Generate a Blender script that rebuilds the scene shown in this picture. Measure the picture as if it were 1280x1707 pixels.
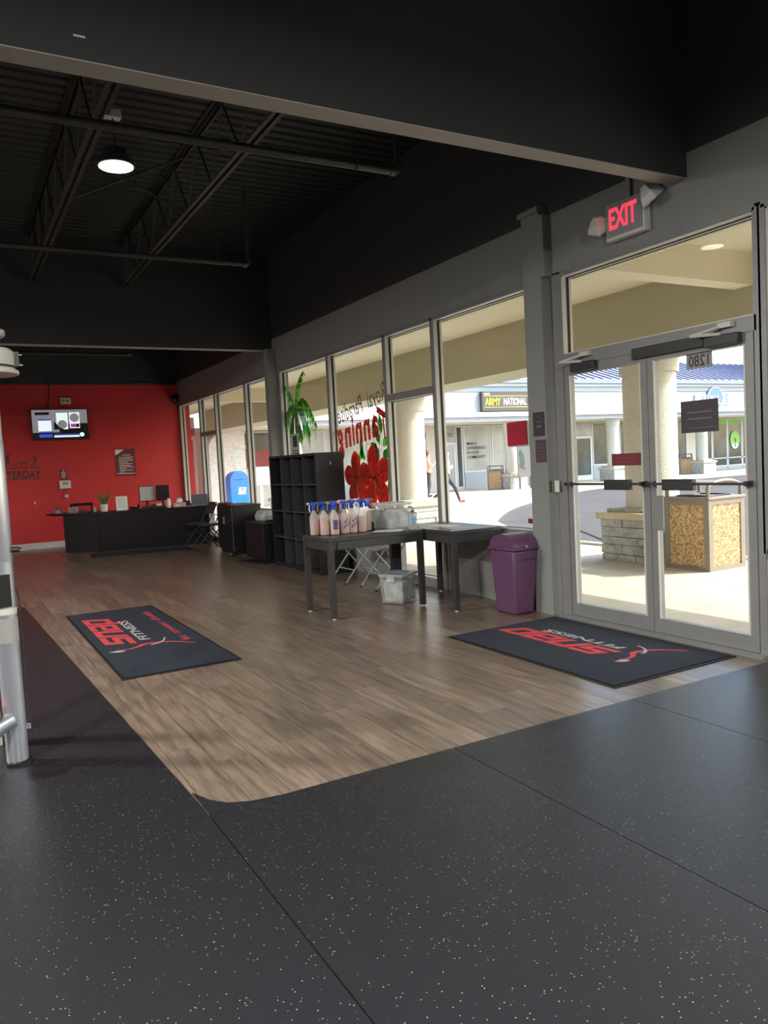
import bpy, math, random
from mathutils import Matrix, Vector

for o in list(bpy.data.objects):
    bpy.data.objects.remove(o)
SC = bpy.context.scene
COL = SC.collection
random.seed(7)
PI = math.pi

# ---------------------------------------------------------------- camera
cam = bpy.data.objects.new('camera', bpy.data.cameras.new('camera'))
COL.objects.link(cam)
cam.data.sensor_fit = 'HORIZONTAL'
cam.data.sensor_width = 36.0
cam.data.lens = 36.0 * 1290 / 1280
cam.data.clip_end = 500
_r = (0.87000867, -0.49022214, -0.05260383)
_u = (0.07756438, 0.03072329, 0.99651385)
_f = (0.48689699, 0.87105587, -0.0647533)
cam.matrix_world = Matrix(((_r[0], _u[0], -_f[0], 0.0), (_r[1], _u[1], -_f[1], 0.0), (_r[2], _u[2], -_f[2], 1.42), (0, 0, 0, 1)))
SC.camera = cam

# ---------------------------------------------------------------- world, sun, exposure
SUN_DIR = Vector((0.86 * math.cos(math.radians(39)), -0.51 * math.cos(math.radians(39)), math.sin(math.radians(39)))).normalized()
world = bpy.data.worlds.new('world')
SC.world = world
world.use_nodes = True
wn = world.node_tree
bg = wn.nodes['Background']
sky = wn.nodes.new('ShaderNodeTexSky')
sky.sky_type = 'NISHITA'
sky.sun_disc = False
sky.sun_elevation = math.radians(39)
sky.sun_rotation = math.atan2(SUN_DIR.x, SUN_DIR.y)
sky.air_density = 1.0
sky.dust_density = 2.5
sky.ozone_density = 1.0
wn.links.new(sky.outputs[0], bg.inputs[0])
bg.inputs[1].default_value = 0.42
sun = bpy.data.objects.new('sun', bpy.data.lights.new('sun', 'SUN'))
COL.objects.link(sun)
sun.data.energy = 3.9
sun.data.angle = math.radians(0.6)
sun.data.color = (1.0, 0.95, 0.86)
sun.rotation_euler = SUN_DIR.to_track_quat('Z', 'Y').to_euler()
sun.location = (30, -15, 30)
SC.view_settings.view_transform = 'Standard'
SC.view_settings.look = 'None'
SC.view_settings.gamma = 1.0
SC.view_settings.use_curve_mapping = False
SC.view_settings.exposure = 0.72
SC.cycles.use_denoising = True
SC.cycles.max_bounces = 10
SC.cycles.diffuse_bounces = 7
SC.cycles.glossy_bounces = 4
SC.cycles.transparent_max_bounces = 24
SC.cycles.sample_clamp_indirect = 8.0
SC.cycles.caustics_reflective = False
SC.cycles.caustics_refractive = False
# added fill lights without fixtures, out of view, to brighten the interior
for k, (lx, ly) in enumerate([(-3.2, 6.6), (-3.2, 1.0), (1.2, -1.2), (-5.6, 8.6)]):
    l = bpy.data.objects.new('ceiling_lamp_light', bpy.data.lights.new('ceiling_lamp_light', 'AREA'))
    COL.objects.link(l)
    l.data.shape = 'DISK'
    l.data.size = 0.5
    l.data.energy = 270
    l.data.color = (1.0, 0.96, 0.88)
    l.location = (lx, ly, 3.7)

# ---------------------------------------------------------------- materials
M = {}


def mat(name, col, rough=0.6, metal=0.0, spec=0.5, var=0.0, vscale=8.0, bump=0.0, bscale=40.0, alpha=0.0, emit=None, estr=1.0, stretch=None, sheen=0.0):
    m = bpy.data.materials.new(name)
    m.use_nodes = True
    nt = m.node_tree
    b = nt.nodes['Principled BSDF']
    b.inputs['Base Color'].default_value = (*col, 1)
    b.inputs['Roughness'].default_value = rough
    b.inputs['Metallic'].default_value = metal
    b.inputs['Specular IOR Level'].default_value = spec
    if sheen:
        b.inputs['Sheen Weight'].default_value = sheen
    if emit:
        b.inputs['Emission Color'].default_value = (*emit, 1)
        b.inputs['Emission Strength'].default_value = estr
    if var or bump:
        tc = nt.nodes.new('ShaderNodeTexCoord')
        src = tc.outputs['Object']
        if stretch:
            mp = nt.nodes.new('ShaderNodeMapping')
            mp.inputs['Scale'].default_value = stretch
            nt.links.new(src, mp.inputs[0])
            src = mp.outputs[0]
    if var:
        n = nt.nodes.new('ShaderNodeTexNoise')
        n.inputs['Scale'].default_value = vscale
        n.inputs['Detail'].default_value = 5
        nt.links.new(src, n.inputs['Vector'])
        r = nt.nodes.new('ShaderNodeValToRGB')
        r.color_ramp.elements[0].position = 0.3
        r.color_ramp.elements[1].position = 0.7
        r.color_ramp.elements[0].color = (*[c * (1 - var) for c in col], 1)
        r.color_ramp.elements[1].color = (*[min(1, c * (1 + var)) for c in col], 1)
        nt.links.new(n.outputs['Fac'], r.inputs[0])
        nt.links.new(r.outputs[0], b.inputs['Base Color'])
    if bump:
        n2 = nt.nodes.new('ShaderNodeTexNoise')
        n2.inputs['Scale'].default_value = bscale
        n2.inputs['Detail'].default_value = 4
        nt.links.new(src, n2.inputs['Vector'])
        bp = nt.nodes.new('ShaderNodeBump')
        bp.inputs['Strength'].default_value = bump
        bp.inputs['Distance'].default_value = 0.02
        nt.links.new(n2.outputs['Fac'], bp.inputs['Height'])
        nt.links.new(bp.outputs[0], b.inputs['Normal'])
    if alpha:
        out = nt.nodes['Material Output']
        t = nt.nodes.new('ShaderNodeBsdfTransparent')
        t.inputs[0].default_value = (*[0.6 + 0.4 * c for c in col], 1)
        mx = nt.nodes.new('ShaderNodeMixShader')
        mx.inputs[0].default_value = alpha
        nt.links.new(b.outputs[0], mx.inputs[1])
        nt.links.new(t.outputs[0], mx.inputs[2])
        nt.links.new(mx.outputs[0], out.inputs[0])
    M[name] = m
    return m


def paint_mat(name, col, tr=0.6):
    m = bpy.data.materials.new(name)
    m.use_nodes = True
    nt = m.node_tree
    nt.nodes.remove(nt.nodes['Principled BSDF'])
    d = nt.nodes.new('ShaderNodeBsdfDiffuse')
    t = nt.nodes.new('ShaderNodeBsdfTranslucent')
    tc = nt.nodes.new('ShaderNodeTexCoord')
    n = nt.nodes.new('ShaderNodeTexNoise')
    n.inputs['Scale'].default_value = 14
    nt.links.new(tc.outputs['Object'], n.inputs['Vector'])
    r = nt.nodes.new('ShaderNodeValToRGB')
    r.color_ramp.elements[0].position = .35
    r.color_ramp.elements[1].position = .65
    r.color_ramp.elements[0].color = (*[c * .75 for c in col], 1)
    r.color_ramp.elements[1].color = (*[min(1, c * 1.2) for c in col], 1)
    nt.links.new(n.outputs['Fac'], r.inputs[0])
    nt.links.new(r.outputs[0], d.inputs[0])
    nt.links.new(r.outputs[0], t.inputs[0])
    mx = nt.nodes.new('ShaderNodeMixShader')
    mx.inputs[0].default_value = tr
    nt.links.new(d.outputs[0], mx.inputs[1])
    nt.links.new(t.outputs[0], mx.inputs[2])
    nt.links.new(mx.outputs[0], nt.nodes['Material Output'].inputs[0])
    M[name] = m


def glass_mat(name, tint=(0.95, 0.97, 0.96), gloss=1.0):
    m = bpy.data.materials.new(name)
    m.use_nodes = True
    nt = m.node_tree
    nt.nodes.remove(nt.nodes['Principled BSDF'])
    out = nt.nodes['Material Output']
    t = nt.nodes.new('ShaderNodeBsdfTransparent')
    t.inputs[0].default_value = (*tint, 1)
    g = nt.nodes.new('ShaderNodeBsdfGlossy')
    g.inputs['Roughness'].default_value = 0.02
    g.inputs[0].default_value = (gloss, gloss, gloss, 1)
    lw = nt.nodes.new('ShaderNodeLayerWeight')
    lw.inputs[0].default_value = 0.5
    pw = nt.nodes.new('ShaderNodeMath')
    pw.operation = 'POWER'
    pw.inputs[1].default_value = 5.0
    nt.links.new(lw.outputs['Facing'], pw.inputs[0])
    ma = nt.nodes.new('ShaderNodeMath')
    ma.operation = 'MULTIPLY_ADD'
    ma.inputs[1].default_value = 0.75
    ma.inputs[2].default_value = 0.03
    nt.links.new(pw.outputs[0], ma.inputs[0])
    mx = nt.nodes.new('ShaderNodeMixShader')
    nt.links.new(ma.outputs[0], mx.inputs[0])
    nt.links.new(t.outputs[0], mx.inputs[1])
    nt.links.new(g.outputs[0], mx.inputs[2])
    nt.links.new(mx.outputs[0], out.inputs[0])
    M[name] = m


def plank_mat():
    m = bpy.data.materials.new('plank_wood')
    m.use_nodes = True
    nt = m.node_tree
    b = nt.nodes['Principled BSDF']
    b.inputs['Roughness'].default_value = 0.29
    b.inputs['Specular IOR Level'].default_value = 0.5
    tc = nt.nodes.new('ShaderNodeTexCoord')
    oi = nt.nodes.new('ShaderNodeObjectInfo')
    mp = nt.nodes.new('ShaderNodeMapping')
    mp.inputs['Scale'].default_value = (28, 2.2, 1)
    nt.links.new(tc.outputs['Object'], mp.inputs[0])
    cm = nt.nodes.new('ShaderNodeCombineXYZ')
    ml = nt.nodes.new('ShaderNodeMath')
    ml.operation = 'MULTIPLY'
    ml.inputs[1].default_value = 61.0
    nt.links.new(oi.outputs['Random'], ml.inputs[0])
    nt.links.new(ml.outputs[0], cm.inputs[0])
    nt.links.new(ml.outputs[0], cm.inputs[1])
    nt.links.new(cm.outputs[0], mp.inputs['Location'])
    n = nt.nodes.new('ShaderNodeTexNoise')
    n.inputs['Scale'].default_value = 1.0
    n.inputs['Detail'].default_value = 7
    n.inputs['Roughness'].default_value = 0.65
    nt.links.new(mp.outputs[0], n.inputs['Vector'])
    r = nt.nodes.new('ShaderNodeValToRGB')
    r.color_ramp.elements[0].position = 0.32
    r.color_ramp.elements[1].position = 0.72
    r.color_ramp.elements[0].color = (0.115, 0.086, 0.066, 1)
    r.color_ramp.elements[1].color = (0.30, 0.235, 0.185, 1)
    nt.links.new(n.outputs['Fac'], r.inputs[0])
    hs = nt.nodes.new('ShaderNodeHueSaturation')
    mr = nt.nodes.new('ShaderNodeMapRange')
    mr.inputs['To Min'].default_value = 0.78
    mr.inputs['To Max'].default_value = 1.2
    nt.links.new(oi.outputs['Random'], mr.inputs[0])
    nt.links.new(mr.outputs[0], hs.inputs['Value'])
    nt.links.new(r.outputs[0], hs.inputs['Color'])
    nt.links.new(hs.outputs[0], b.inputs['Base Color'])
    bp = nt.nodes.new('ShaderNodeBump')
    bp.inputs['Strength'].default_value = 0.12
    bp.inputs['Distance'].default_value = 0.003
    nt.links.new(n.outputs['Fac'], bp.inputs['Height'])
    nt.links.new(bp.outputs[0], b.inputs['Normal'])
    M['plank'] = m


def speckle_mat(name, base, fleck, scale, thr, rough, bump=0.3, mixscale=None):
    m = bpy.data.materials.new(name)
    m.use_nodes = True
    nt = m.node_tree
    b = nt.nodes['Principled BSDF']
    b.inputs['Roughness'].default_value = rough
    tc = nt.nodes.new('ShaderNodeTexCoord')
    v = nt.nodes.new('ShaderNodeTexVoronoi')
    v.inputs['Scale'].default_value = scale
    nt.links.new(tc.outputs['Object'], v.inputs['Vector'])
    # flecks only in some cells
    wn_ = nt.nodes.new('ShaderNodeTexWhiteNoise')
    nt.links.new(v.outputs['Position'], wn_.inputs['Vector'])
    gt = nt.nodes.new('ShaderNodeMath')
    gt.operation = 'LESS_THAN'
    gt.inputs[1].default_value = thr
    nt.links.new(wn_.outputs['Value'], gt.inputs[0])
    lt = nt.nodes.new('ShaderNodeMath')
    lt.operation = 'LESS_THAN'
    lt.inputs[1].default_value = 0.32
    nt.links.new(v.outputs['Distance'], lt.inputs[0])
    mu = nt.nodes.new('ShaderNodeMath')
    mu.operation = 'MULTIPLY'
    nt.links.new(gt.outputs[0], mu.inputs[0])
    nt.links.new(lt.outputs[0], mu.inputs[1])
    mx = nt.nodes.new('ShaderNodeMix')
    mx.data_type = 'RGBA'
    mx.inputs['A'].default_value = (*base, 1)
    mx.inputs['B'].default_value = (*fleck, 1)
    nt.links.new(mu.outputs[0], mx.inputs['Factor'])
    nt.links.new(mx.outputs['Result'], b.inputs['Base Color'])
    n = nt.nodes.new('ShaderNodeTexNoise')
    n.inputs['Scale'].default_value = 220
    nt.links.new(tc.outputs['Object'], n.inputs['Vector'])
    bp = nt.nodes.new('ShaderNodeBump')
    bp.inputs['Strength'].default_value = bump
    bp.inputs['Distance'].default_value = 0.004
    nt.links.new(n.outputs['Fac'], bp.inputs['Height'])
    nt.links.new(bp.outputs[0], b.inputs['Normal'])
    M[name] = m


def pebble_mat():
    m = bpy.data.materials.new('pebble')
    m.use_nodes = True
    nt = m.node_tree
    b = nt.nodes['Principled BSDF']
    b.inputs['Roughness'].default_value = 0.7
    tc = nt.nodes.new('ShaderNodeTexCoord')
    v = nt.nodes.new('ShaderNodeTexVoronoi')
    v.inputs['Scale'].default_value = 52
    nt.links.new(tc.outputs['Object'], v.inputs['Vector'])
    wn_ = nt.nodes.new('ShaderNodeTexWhiteNoise')
    nt.links.new(v.outputs['Position'], wn_.inputs['Vector'])
    r = nt.nodes.new('ShaderNodeValToRGB')
    for p, c in ((0.0, (0.26, 0.14, 0.06)), (1.0, (0.70, 0.50, 0.28))):
        e = r.color_ramp.elements[0 if p == 0 else 1]
        e.position = p
        e.color = (*c, 1)
    e = r.color_ramp.elements.new(0.5)
    e.color = (0.50, 0.31, 0.14, 1)
    nt.links.new(wn_.outputs['Value'], r.inputs[0])
    nt.links.new(r.outputs[0], b.inputs['Base Color'])
    bp = nt.nodes.new('ShaderNodeBump')
    bp.invert = True
    bp.inputs['Strength'].default_value = 0.8
    bp.inputs['Distance'].default_value = 0.012
    nt.links.new(v.outputs['Distance'], bp.inputs['Height'])
    nt.links.new(bp.outputs[0], b.inputs['Normal'])
    M['pebble'] = m


plank_mat()
speckle_mat('rubber', (0.020, 0.0215, 0.026), (0.26, 0.25, 0.235), 140, 0.045, 0.33, 0.2)
speckle_mat('mat_pile', (0.012, 0.017, 0.034), (0.02, 0.03, 0.055), 300, 0.4, 0.9, 0.6)
pebble_mat()
glass_mat('glass')
mat('slab_wood', (0.18, 0.14, 0.11), 0.45, var=0.3, stretch=(20, 1, 1), vscale=1)
mat('joint_dark', (0.05, 0.04, 0.035), 0.8)
mat('red_paint', (0.66, 0.034, 0.038), 0.5, var=0.05, vscale=2, bump=0.03, bscale=120)
mat('black_paint', (0.036, 0.037, 0.039), 0.62, bump=0.05, bscale=60)
mat('deck_paint', (0.03, 0.03, 0.028), 0.6, var=0.15)
mat('steel_black', (0.035, 0.033, 0.03), 0.5, var=0.15)
mat('pipe_black', (0.05, 0.05, 0.047), 0.38, var=0.2)
mat('soffit_grey', (0.42, 0.385, 0.35), 0.7, var=0.04, vscale=3)
mat('grey_paint', (0.27, 0.28, 0.275), 0.5, var=0.04, vscale=3, bump=0.03, bscale=90)
mat('white_trim', (0.70, 0.68, 0.64), 0.5)
mat('aluminium', (0.27, 0.275, 0.28), 0.42, 0.25, var=0.05)
mat('aluminium_light', (0.66, 0.64, 0.60), 0.42, 0.1)
mat('gasket', (0.02, 0.02, 0.022), 0.7)
mat('dark_metal', (0.055, 0.058, 0.062), 0.42, 0.5)
mat('black_laminate', (0.012, 0.012, 0.015), 0.42, var=0.2, stretch=(2, 2, 14), vscale=3)
mat('desk_laminate', (0.011, 0.007, 0.009), 0.42, spec=0.25, var=0.25, stretch=(2, 2, 16), vscale=3)
mat('table_black', (0.045, 0.045, 0.047), 0.33, var=0.15)
mat('shelf_black', (0.018, 0.020, 0.025), 0.4)
mat('shelf_edge', (0.06, 0.065, 0.075), 0.4)
mat('screen_bezel', (0.008, 0.008, 0.009), 0.2)
mat('silver', (0.42, 0.45, 0.52), 0.28, 0.6)
mat('silver_white', (0.62, 0.62, 0.60), 0.3, 0.0)
mat('chrome', (0.75, 0.75, 0.76), 0.12, 1.0)
mat('black_plastic', (0.012, 0.012, 0.013), 0.4)
mat('white_plastic', (0.75, 0.75, 0.73), 0.35)
mat('grey_plastic', (0.33, 0.33, 0.34), 0.45)
mat('purple_plastic', (0.135, 0.058, 0.135), 0.36)
mat('dark_green', (0.02, 0.075, 0.045), 0.5)
mat('notice_plum', (0.095, 0.06, 0.085), 0.5)
mat('blue_plastic', (0.02, 0.09, 0.55), 0.35)
mat('yellow_plastic', (0.75, 0.60, 0.06), 0.4)
mat('red_plastic', (0.70, 0.03, 0.04), 0.4)
mat('bottle_plastic', (0.90, 0.86, 0.80), 0.3, alpha=0.6)
mat('pink_liquid', (0.84, 0.50, 0.50), 0.3, alpha=0.12)
mat('bottle_blue_print', (0.05, 0.06, 0.30), 0.6)
mat('clear_plastic', (0.80, 0.83, 0.85), 0.22, alpha=0.76)
mat('clear_lid', (0.85, 0.87, 0.88), 0.25, alpha=0.45)
mat('cloth_grey', (0.46, 0.47, 0.47), 0.9, var=0.45, vscale=9, bump=0.8, bscale=14)
mat('cloth_blue', (0.30, 0.45, 0.62), 0.9, var=0.2, vscale=10, bump=0.6, bscale=14)
mat('paper', (0.85, 0.85, 0.84), 0.7)
mat('paper_grey', (0.50, 0.52, 0.53), 0.7)
mat('print_grey', (0.35, 0.36, 0.40), 0.7)
mat('print_dark', (0.05, 0.05, 0.055), 0.6)
mat('print_white', (0.85, 0.82, 0.80), 0.6)
mat('sign_red', (0.50, 0.018, 0.045), 0.55)
mat('sign_maroon', (0.17, 0.035, 0.045), 0.5)
mat('sign_plum', (0.060, 0.045, 0.060), 0.5)
mat('sign_plum_print', (0.16, 0.14, 0.17), 0.5)
mat('logo_red', (0.62, 0.05, 0.06), 0.85)
mat('logo_grey', (0.42, 0.43, 0.44), 0.85)
mat('mat_edge', (0.012, 0.012, 0.013), 0.6)
mat('exit_red', (0.8, 0.02, 0.04), 0.4, emit=(1.0, 0.03, 0.06), estr=1.3)
mat('lamp_glow', (1, 1, 1), 0.4, emit=(1.0, 0.97, 0.80), estr=6.0)
mat('lens_clear', (0.80, 0.81, 0.80), 0.12, alpha=0.2)
mat('poster_grey', (0.14, 0.14, 0.14), 0.7)
mat('leaf_green', (0.08, 0.22, 0.04), 0.5, var=0.35, vscale=30)
paint_mat('palm_dark', (0.07, 0.42, 0.04))
paint_mat('palm_mid', (0.15, 0.70, 0.05))
paint_mat('palm_light', (0.42, 0.78, 0.16))
paint_mat('paint_red', (0.92, 0.07, 0.05))
paint_mat('paint_red_light', (0.85, 0.16, 0.08))
paint_mat('paint_red_dark', (0.45, 0.02, 0.04))
paint_mat('paint_coral', (0.70, 0.10, 0.08))
paint_mat('paint_grey', (0.26, 0.25, 0.22))
paint_mat('paint_yellow', (0.80, 0.62, 0.10))
paint_mat('paint_trunk', (0.40, 0.12, 0.06))
# outdoors
mat('concrete', (0.50, 0.47, 0.40), 0.85, var=0.08, vscale=1.5, bump=0.1, bscale=60)
mat('curb_concrete', (0.60, 0.55, 0.44), 0.85, var=0.1, vscale=2)
mat('asphalt', (0.12, 0.113, 0.116), 0.95, spec=0.1, var=0.12, vscale=0.6, bump=0.15, bscale=90)
mat('soffit_cream', (0.76, 0.70, 0.53), 0.7, var=0.03, vscale=1)
mat('beam_tan', (0.50, 0.47, 0.36), 0.75, var=0.03, vscale=1)
mat('column_stucco', (0.66, 0.63, 0.54), 0.85, var=0.08, vscale=30, bump=0.5, bscale=70)
mat('stone_grey', (0.42, 0.43, 0.41), 0.9, var=0.25, vscale=12, bump=0.7, bscale=26)
mat('stone_cap', (0.62, 0.52, 0.36), 0.8, var=0.15, vscale=6, bump=0.2)
mat('rough_white_stone', (0.72, 0.71, 0.68), 0.9, var=0.15, vscale=8, bump=1.0, bscale=7)
mat('bin_brown', (0.24, 0.20, 0.165), 0.5)
mat('roof_blue_sheen', (0.80, 0.82, 0.93), 0.45)  # blue metal pans, bright sky reflection put into the colour
mat('shaded_roof_seam', (0.06, 0.07, 0.17), 0.5)  # shade along the ribs put into a darker blue
mat('gutter_blue', (0.26, 0.33, 0.46), 0.5)
mat('band_blue', (0.40, 0.48, 0.55), 0.6)
mat('wing_white', (0.46, 0.46, 0.445), 0.75, var=0.06, vscale=2, bump=0.2, bscale=30)
mat('wing_trim', (0.72, 0.71, 0.69), 0.6)
mat('wing_grey', (0.36, 0.39, 0.44), 0.6)
mat('wing_wall', (0.62, 0.60, 0.55), 0.8)
mat('wing_panel', (0.33, 0.42, 0.50), 0.6)
mat('wing_glass', (0.065, 0.085, 0.09), 0.12, var=0.5, vscale=0.9, spec=0.35)
mat('wing_glass_pale', (0.42, 0.44, 0.44), 0.3, var=0.25, vscale=0.7)
mat('wing_frame', (0.62, 0.68, 0.76), 0.4)
mat('shop_red', (0.26, 0.06, 0.065), 0.6)
mat('shop_pink', (0.60, 0.36, 0.31), 0.7)  # carton pink; on the shopfront wall it stands for reflected red
mat('box_sign_dark', (0.075, 0.07, 0.075), 0.5)
mat('sign_yellow', (0.85, 0.68, 0.02), 0.5)
mat('sign_white', (0.9, 0.9, 0.9), 0.5)
mat('logo_faded', (0.10, 0.05, 0.055), 0.9)
mat('sign_blue', (0.10, 0.22, 0.60), 0.5)
mat('tree_green', (0.22, 0.55, 0.10), 0.5)
mat('mail_blue', (0.01, 0.20, 0.75), 0.45)
mat('skin', (0.62, 0.36, 0.26), 0.6)
mat('shirt_white', (0.85, 0.72, 0.62), 0.8)
mat('shirt_orange', (0.80, 0.46, 0.26), 0.8)
mat('trousers_dark', (0.05, 0.05, 0.06), 0.8)
mat('shoe_red', (0.65, 0.12, 0.08), 0.6)
mat('hair_brown', (0.16, 0.06, 0.03), 0.6)
mat('tv_grey', (0.30, 0.30, 0.31), 0.4, emit=(0.30, 0.30, 0.31), estr=0.35)
mat('tv_black', (0.008, 0.008, 0.01), 0.3)
mat('tv_white', (0.6, 0.65, 0.66), 0.4, emit=(0.75, 0.85, 0.88), estr=0.6)
mat('tv_blue', (0.03, 0.06, 0.32), 0.4, emit=(0.05, 0.09, 0.5), estr=0.5)
mat('tv_silver', (0.28, 0.28, 0.28), 0.4, emit=(0.25, 0.26, 0.26), estr=0.4)
mat('tv_purple', (0.3, 0.02, 0.3), 0.4, emit=(0.45, 0.03, 0.45), estr=0.5)


# ---------------------------------------------------------------- mesh builder
class MB:
    def __init__(self):
        self.v, self.f, self.mi = [], [], []
        self.cur = 0

    def face(self, idx):
        self.f.append(idx)
        self.mi.append(self.cur)

    def box(self, x0, x1, y0, y1, z0, z1, T=None):
        n = len(self.v)
        p = [(x0, y0, z0), (x1, y0, z0), (x1, y1, z0), (x0, y1, z0), (x0, y0, z1), (x1, y0, z1), (x1, y1, z1), (x0, y1, z1)]
        if T:
            p = [tuple(T @ Vector(q)) for q in p]
        self.v += p
        for q in ((3, 2, 1, 0), (4, 5, 6, 7), (0, 1, 5, 4), (1, 2, 6, 5), (2, 3, 7, 6), (3, 0, 4, 7)):
            self.face([n + i for i in q])
        return self

    def taper(self, c0, s0, c1, s1):
        """box from a rectangle of half sizes s0 round c0 (bottom) to s1 round c1 (top)"""
        n = len(self.v)
        for c, s in ((c0, s0), (c1, s1)):
            self.v += [(c[0] - s[0], c[1] - s[1], c[2]), (c[0] + s[0], c[1] - s[1], c[2]), (c[0] + s[0], c[1] + s[1], c[2]), (c[0] - s[0], c[1] + s[1], c[2])]
        for q in ((3, 2, 1, 0), (4, 5, 6, 7), (0, 1, 5, 4), (1, 2, 6, 5), (2, 3, 7, 6), (3, 0, 4, 7)):
            self.face([n + i for i in q])
        return self

    def prism(self, pts, h0, h1, T=None):
        """2-D outline extruded along z from h0 to h1, then transformed"""
        a = sum(pts[i][0] * pts[(i + 1) % len(pts)][1] - pts[(i + 1) % len(pts)][0] * pts[i][1] for i in range(len(pts)))
        if a < 0:
            pts = pts[::-1]
        n = len(self.v)
        k = len(pts)
        p = [(x, y, h0) for x, y in pts] + [(x, y, h1) for x, y in pts]
        if T:
            p = [tuple(T @ Vector(q)) for q in p]
        self.v += p
        self.face([n + i for i in range(k)][::-1])
        self.face([n + k + i for i in range(k)])
        for i in range(k):
            j = (i + 1) % k
            self.face([n + i, n + j, n + k + j, n + k + i])
        return self

    def tube(self, path, r, seg=8, cap=True, closed=False):
        pts = [Vector(p) for p in path]
        rr = r if isinstance(r, (list, tuple)) else [r] * len(pts)
        n0 = len(self.v)
        up = Vector((0, 0, 1))
        N = len(pts)
        prev = None
        for i, p in enumerate(pts):
            if closed:
                d = (pts[(i + 1) % N] - pts[i - 1]).normalized()
            elif i == 0:
                d = (pts[1] - p).normalized()
            elif i == N - 1:
                d = (p - pts[i - 1]).normalized()
            else:
                d = ((pts[i + 1] - p).normalized() + (p - pts[i - 1]).normalized()).normalized()
            if prev is None:
                a = d.cross(up)
                if a.length < 0.05:
                    a = d.cross(Vector((1, 0, 0)))
            else:
                a = prev - d * prev.dot(d)
                if a.length < 1e-4:
                    a = d.cross(up)
            a.normalize()
            prev = a
            b = d.cross(a)
            for k in range(seg):
                t = 2 * PI * k / seg
                self.v.append(tuple(p + (a * math.cos(t) + b * math.sin(t)) * rr[i]))
        for i in range(N if closed else N - 1):
            for k in range(seg):
                k2 = (k + 1) % seg
                i2 = (i + 1) % N
                self.face([n0 + i * seg + k, n0 + i * seg + k2, n0 + i2 * seg + k2, n0 + i2 * seg + k])
        if cap and not closed:
            self.face([n0 + k for k in range(seg)][::-1])
            self.face([n0 + (N - 1) * seg + k for k in range(seg)])
        return self

    def lathe(self, prof, seg=20, c=(0, 0, 0), sx=1.0, sy=1.0, T=None):
        n0 = len(self.v)
        for r, z in prof:
            for k in range(seg):
                t = 2 * PI * k / seg
                p = Vector((c[0] + r * sx * math.cos(t), c[1] + r * sy * math.sin(t), c[2] + z))
                self.v.append(tuple(T @ p if T else p))
        for i in range(len(prof) - 1):
            for k in range(seg):
                k2 = (k + 1) % seg
                self.face([n0 + i * seg + k, n0 + i * seg + k2, n0 + (i + 1) * seg + k2, n0 + (i + 1) * seg + k])
        self.face([n0 + k for k in range(seg)][::-1])
        self.face([n0 + (len(prof) - 1) * seg + k for k in range(seg)])
        return self

    def disc(self, c, r, h, axis='z', seg=20):
        T = Matrix.Translation(c)
        if axis == 'x':
            T = T @ Matrix.Rotation(PI / 2, 4, 'Y')
        if axis == 'y':
            T = T @ Matrix.Rotation(-PI / 2, 4, 'X')
        return self.lathe([(r, -h / 2), (r, h / 2)], seg, T=T)

    def mesh(self, name):
        me = bpy.data.meshes.new(name)
        me.from_pydata(self.v, [], self.f)
        me.polygons.foreach_set('material_index', self.mi)
        me.polygons.foreach_set('use_smooth', [True] * len(self.f))
        me.set_sharp_from_angle(angle=math.radians(32))
        me.update()
        return me


def link(name, me, m=None, parent=None, loc=(0, 0, 0), rz=0.0):
    o = bpy.data.objects.new(name, me)
    COL.objects.link(o)
    if m is not None and not me.materials:
        for q in (m if isinstance(m, (list, tuple)) else [m]):
            me.materials.append(M[q])
    o.parent = parent
    o.location = loc
    o.rotation_euler = (0, 0, rz)
    return o


def obj(name, mb, m, parent=None, loc=(0, 0, 0), rz=0.0, bevel=0.0):
    o = link(name, mb.mesh(name), m, parent, loc, rz)
    if bevel:
        b = o.modifiers.new('bevel', 'BEVEL')
        b.width = bevel
        b.segments = 2
        b.limit_method = 'ANGLE'
        b.angle_limit = math.radians(40)
    return o


def tag(o, label=None, cat=None, group=None, kind=None):
    if label:
        o['label'] = label
    if cat:
        o['category'] = cat
    if group:
        o['group'] = group
    if kind:
        o['kind'] = kind
    return o


def root(name, label, cat, loc=(0, 0, 0), rz=0.0, group=None, kind=None):
    o = bpy.data.objects.new(name, None)
    COL.objects.link(o)
    o.empty_display_size = 0.1
    o.location = loc
    o.rotation_euler = (0, 0, rz)
    return tag(o, label, cat, group, kind)


def struct(name, label, cat, mb=None, m=None):
    if mb is None:
        return root(name, label, cat, kind='structure')
    return tag(obj(name, mb, m), label, cat, kind='structure')


def copy_tree(o, parent=None, loc=None, rz=None):
    c = o.copy()
    COL.objects.link(c)
    c.parent = parent
    if loc is not None:
        c.location = loc
    if rz is not None:
        c.rotation_euler = (0, 0, rz)
    for ch in list(o.children):
        copy_tree(ch, c)
    return c


def text_mesh(body, w, h, depth=0.0006, fill=True, bold=0.0, shear=0.0):
    cu = bpy.data.curves.new('lettering', 'FONT')
    cu.body = body
    cu.extrude = 0.01
    cu.offset = bold
    cu.shear = shear
    cu.resolution_u = 3
    cu.align_x = 'CENTER'
    t = bpy.data.objects.new('lettering', cu)
    COL.objects.link(t)
    dg = bpy.context.evaluated_depsgraph_get()
    me = bpy.data.meshes.new_from_object(t.evaluated_get(dg))
    bpy.data.objects.remove(t)
    bpy.data.curves.remove(cu)
    me.materials.clear()
    xs = [v.co.x for v in me.vertices]
    ys = [v.co.y for v in me.vertices]
    cx, cy = (min(xs) + max(xs)) / 2, (min(ys) + max(ys)) / 2
    kx = w / (max(xs) - min(xs))
    ky = h / (max(ys) - min(ys)) if h else kx
    for v in me.vertices:
        v.co = ((v.co.x - cx) * kx, (v.co.y - cy) * ky, depth if v.co.z > 0 else 0.0)
    me.name = 'lettering'
    return me


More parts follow.
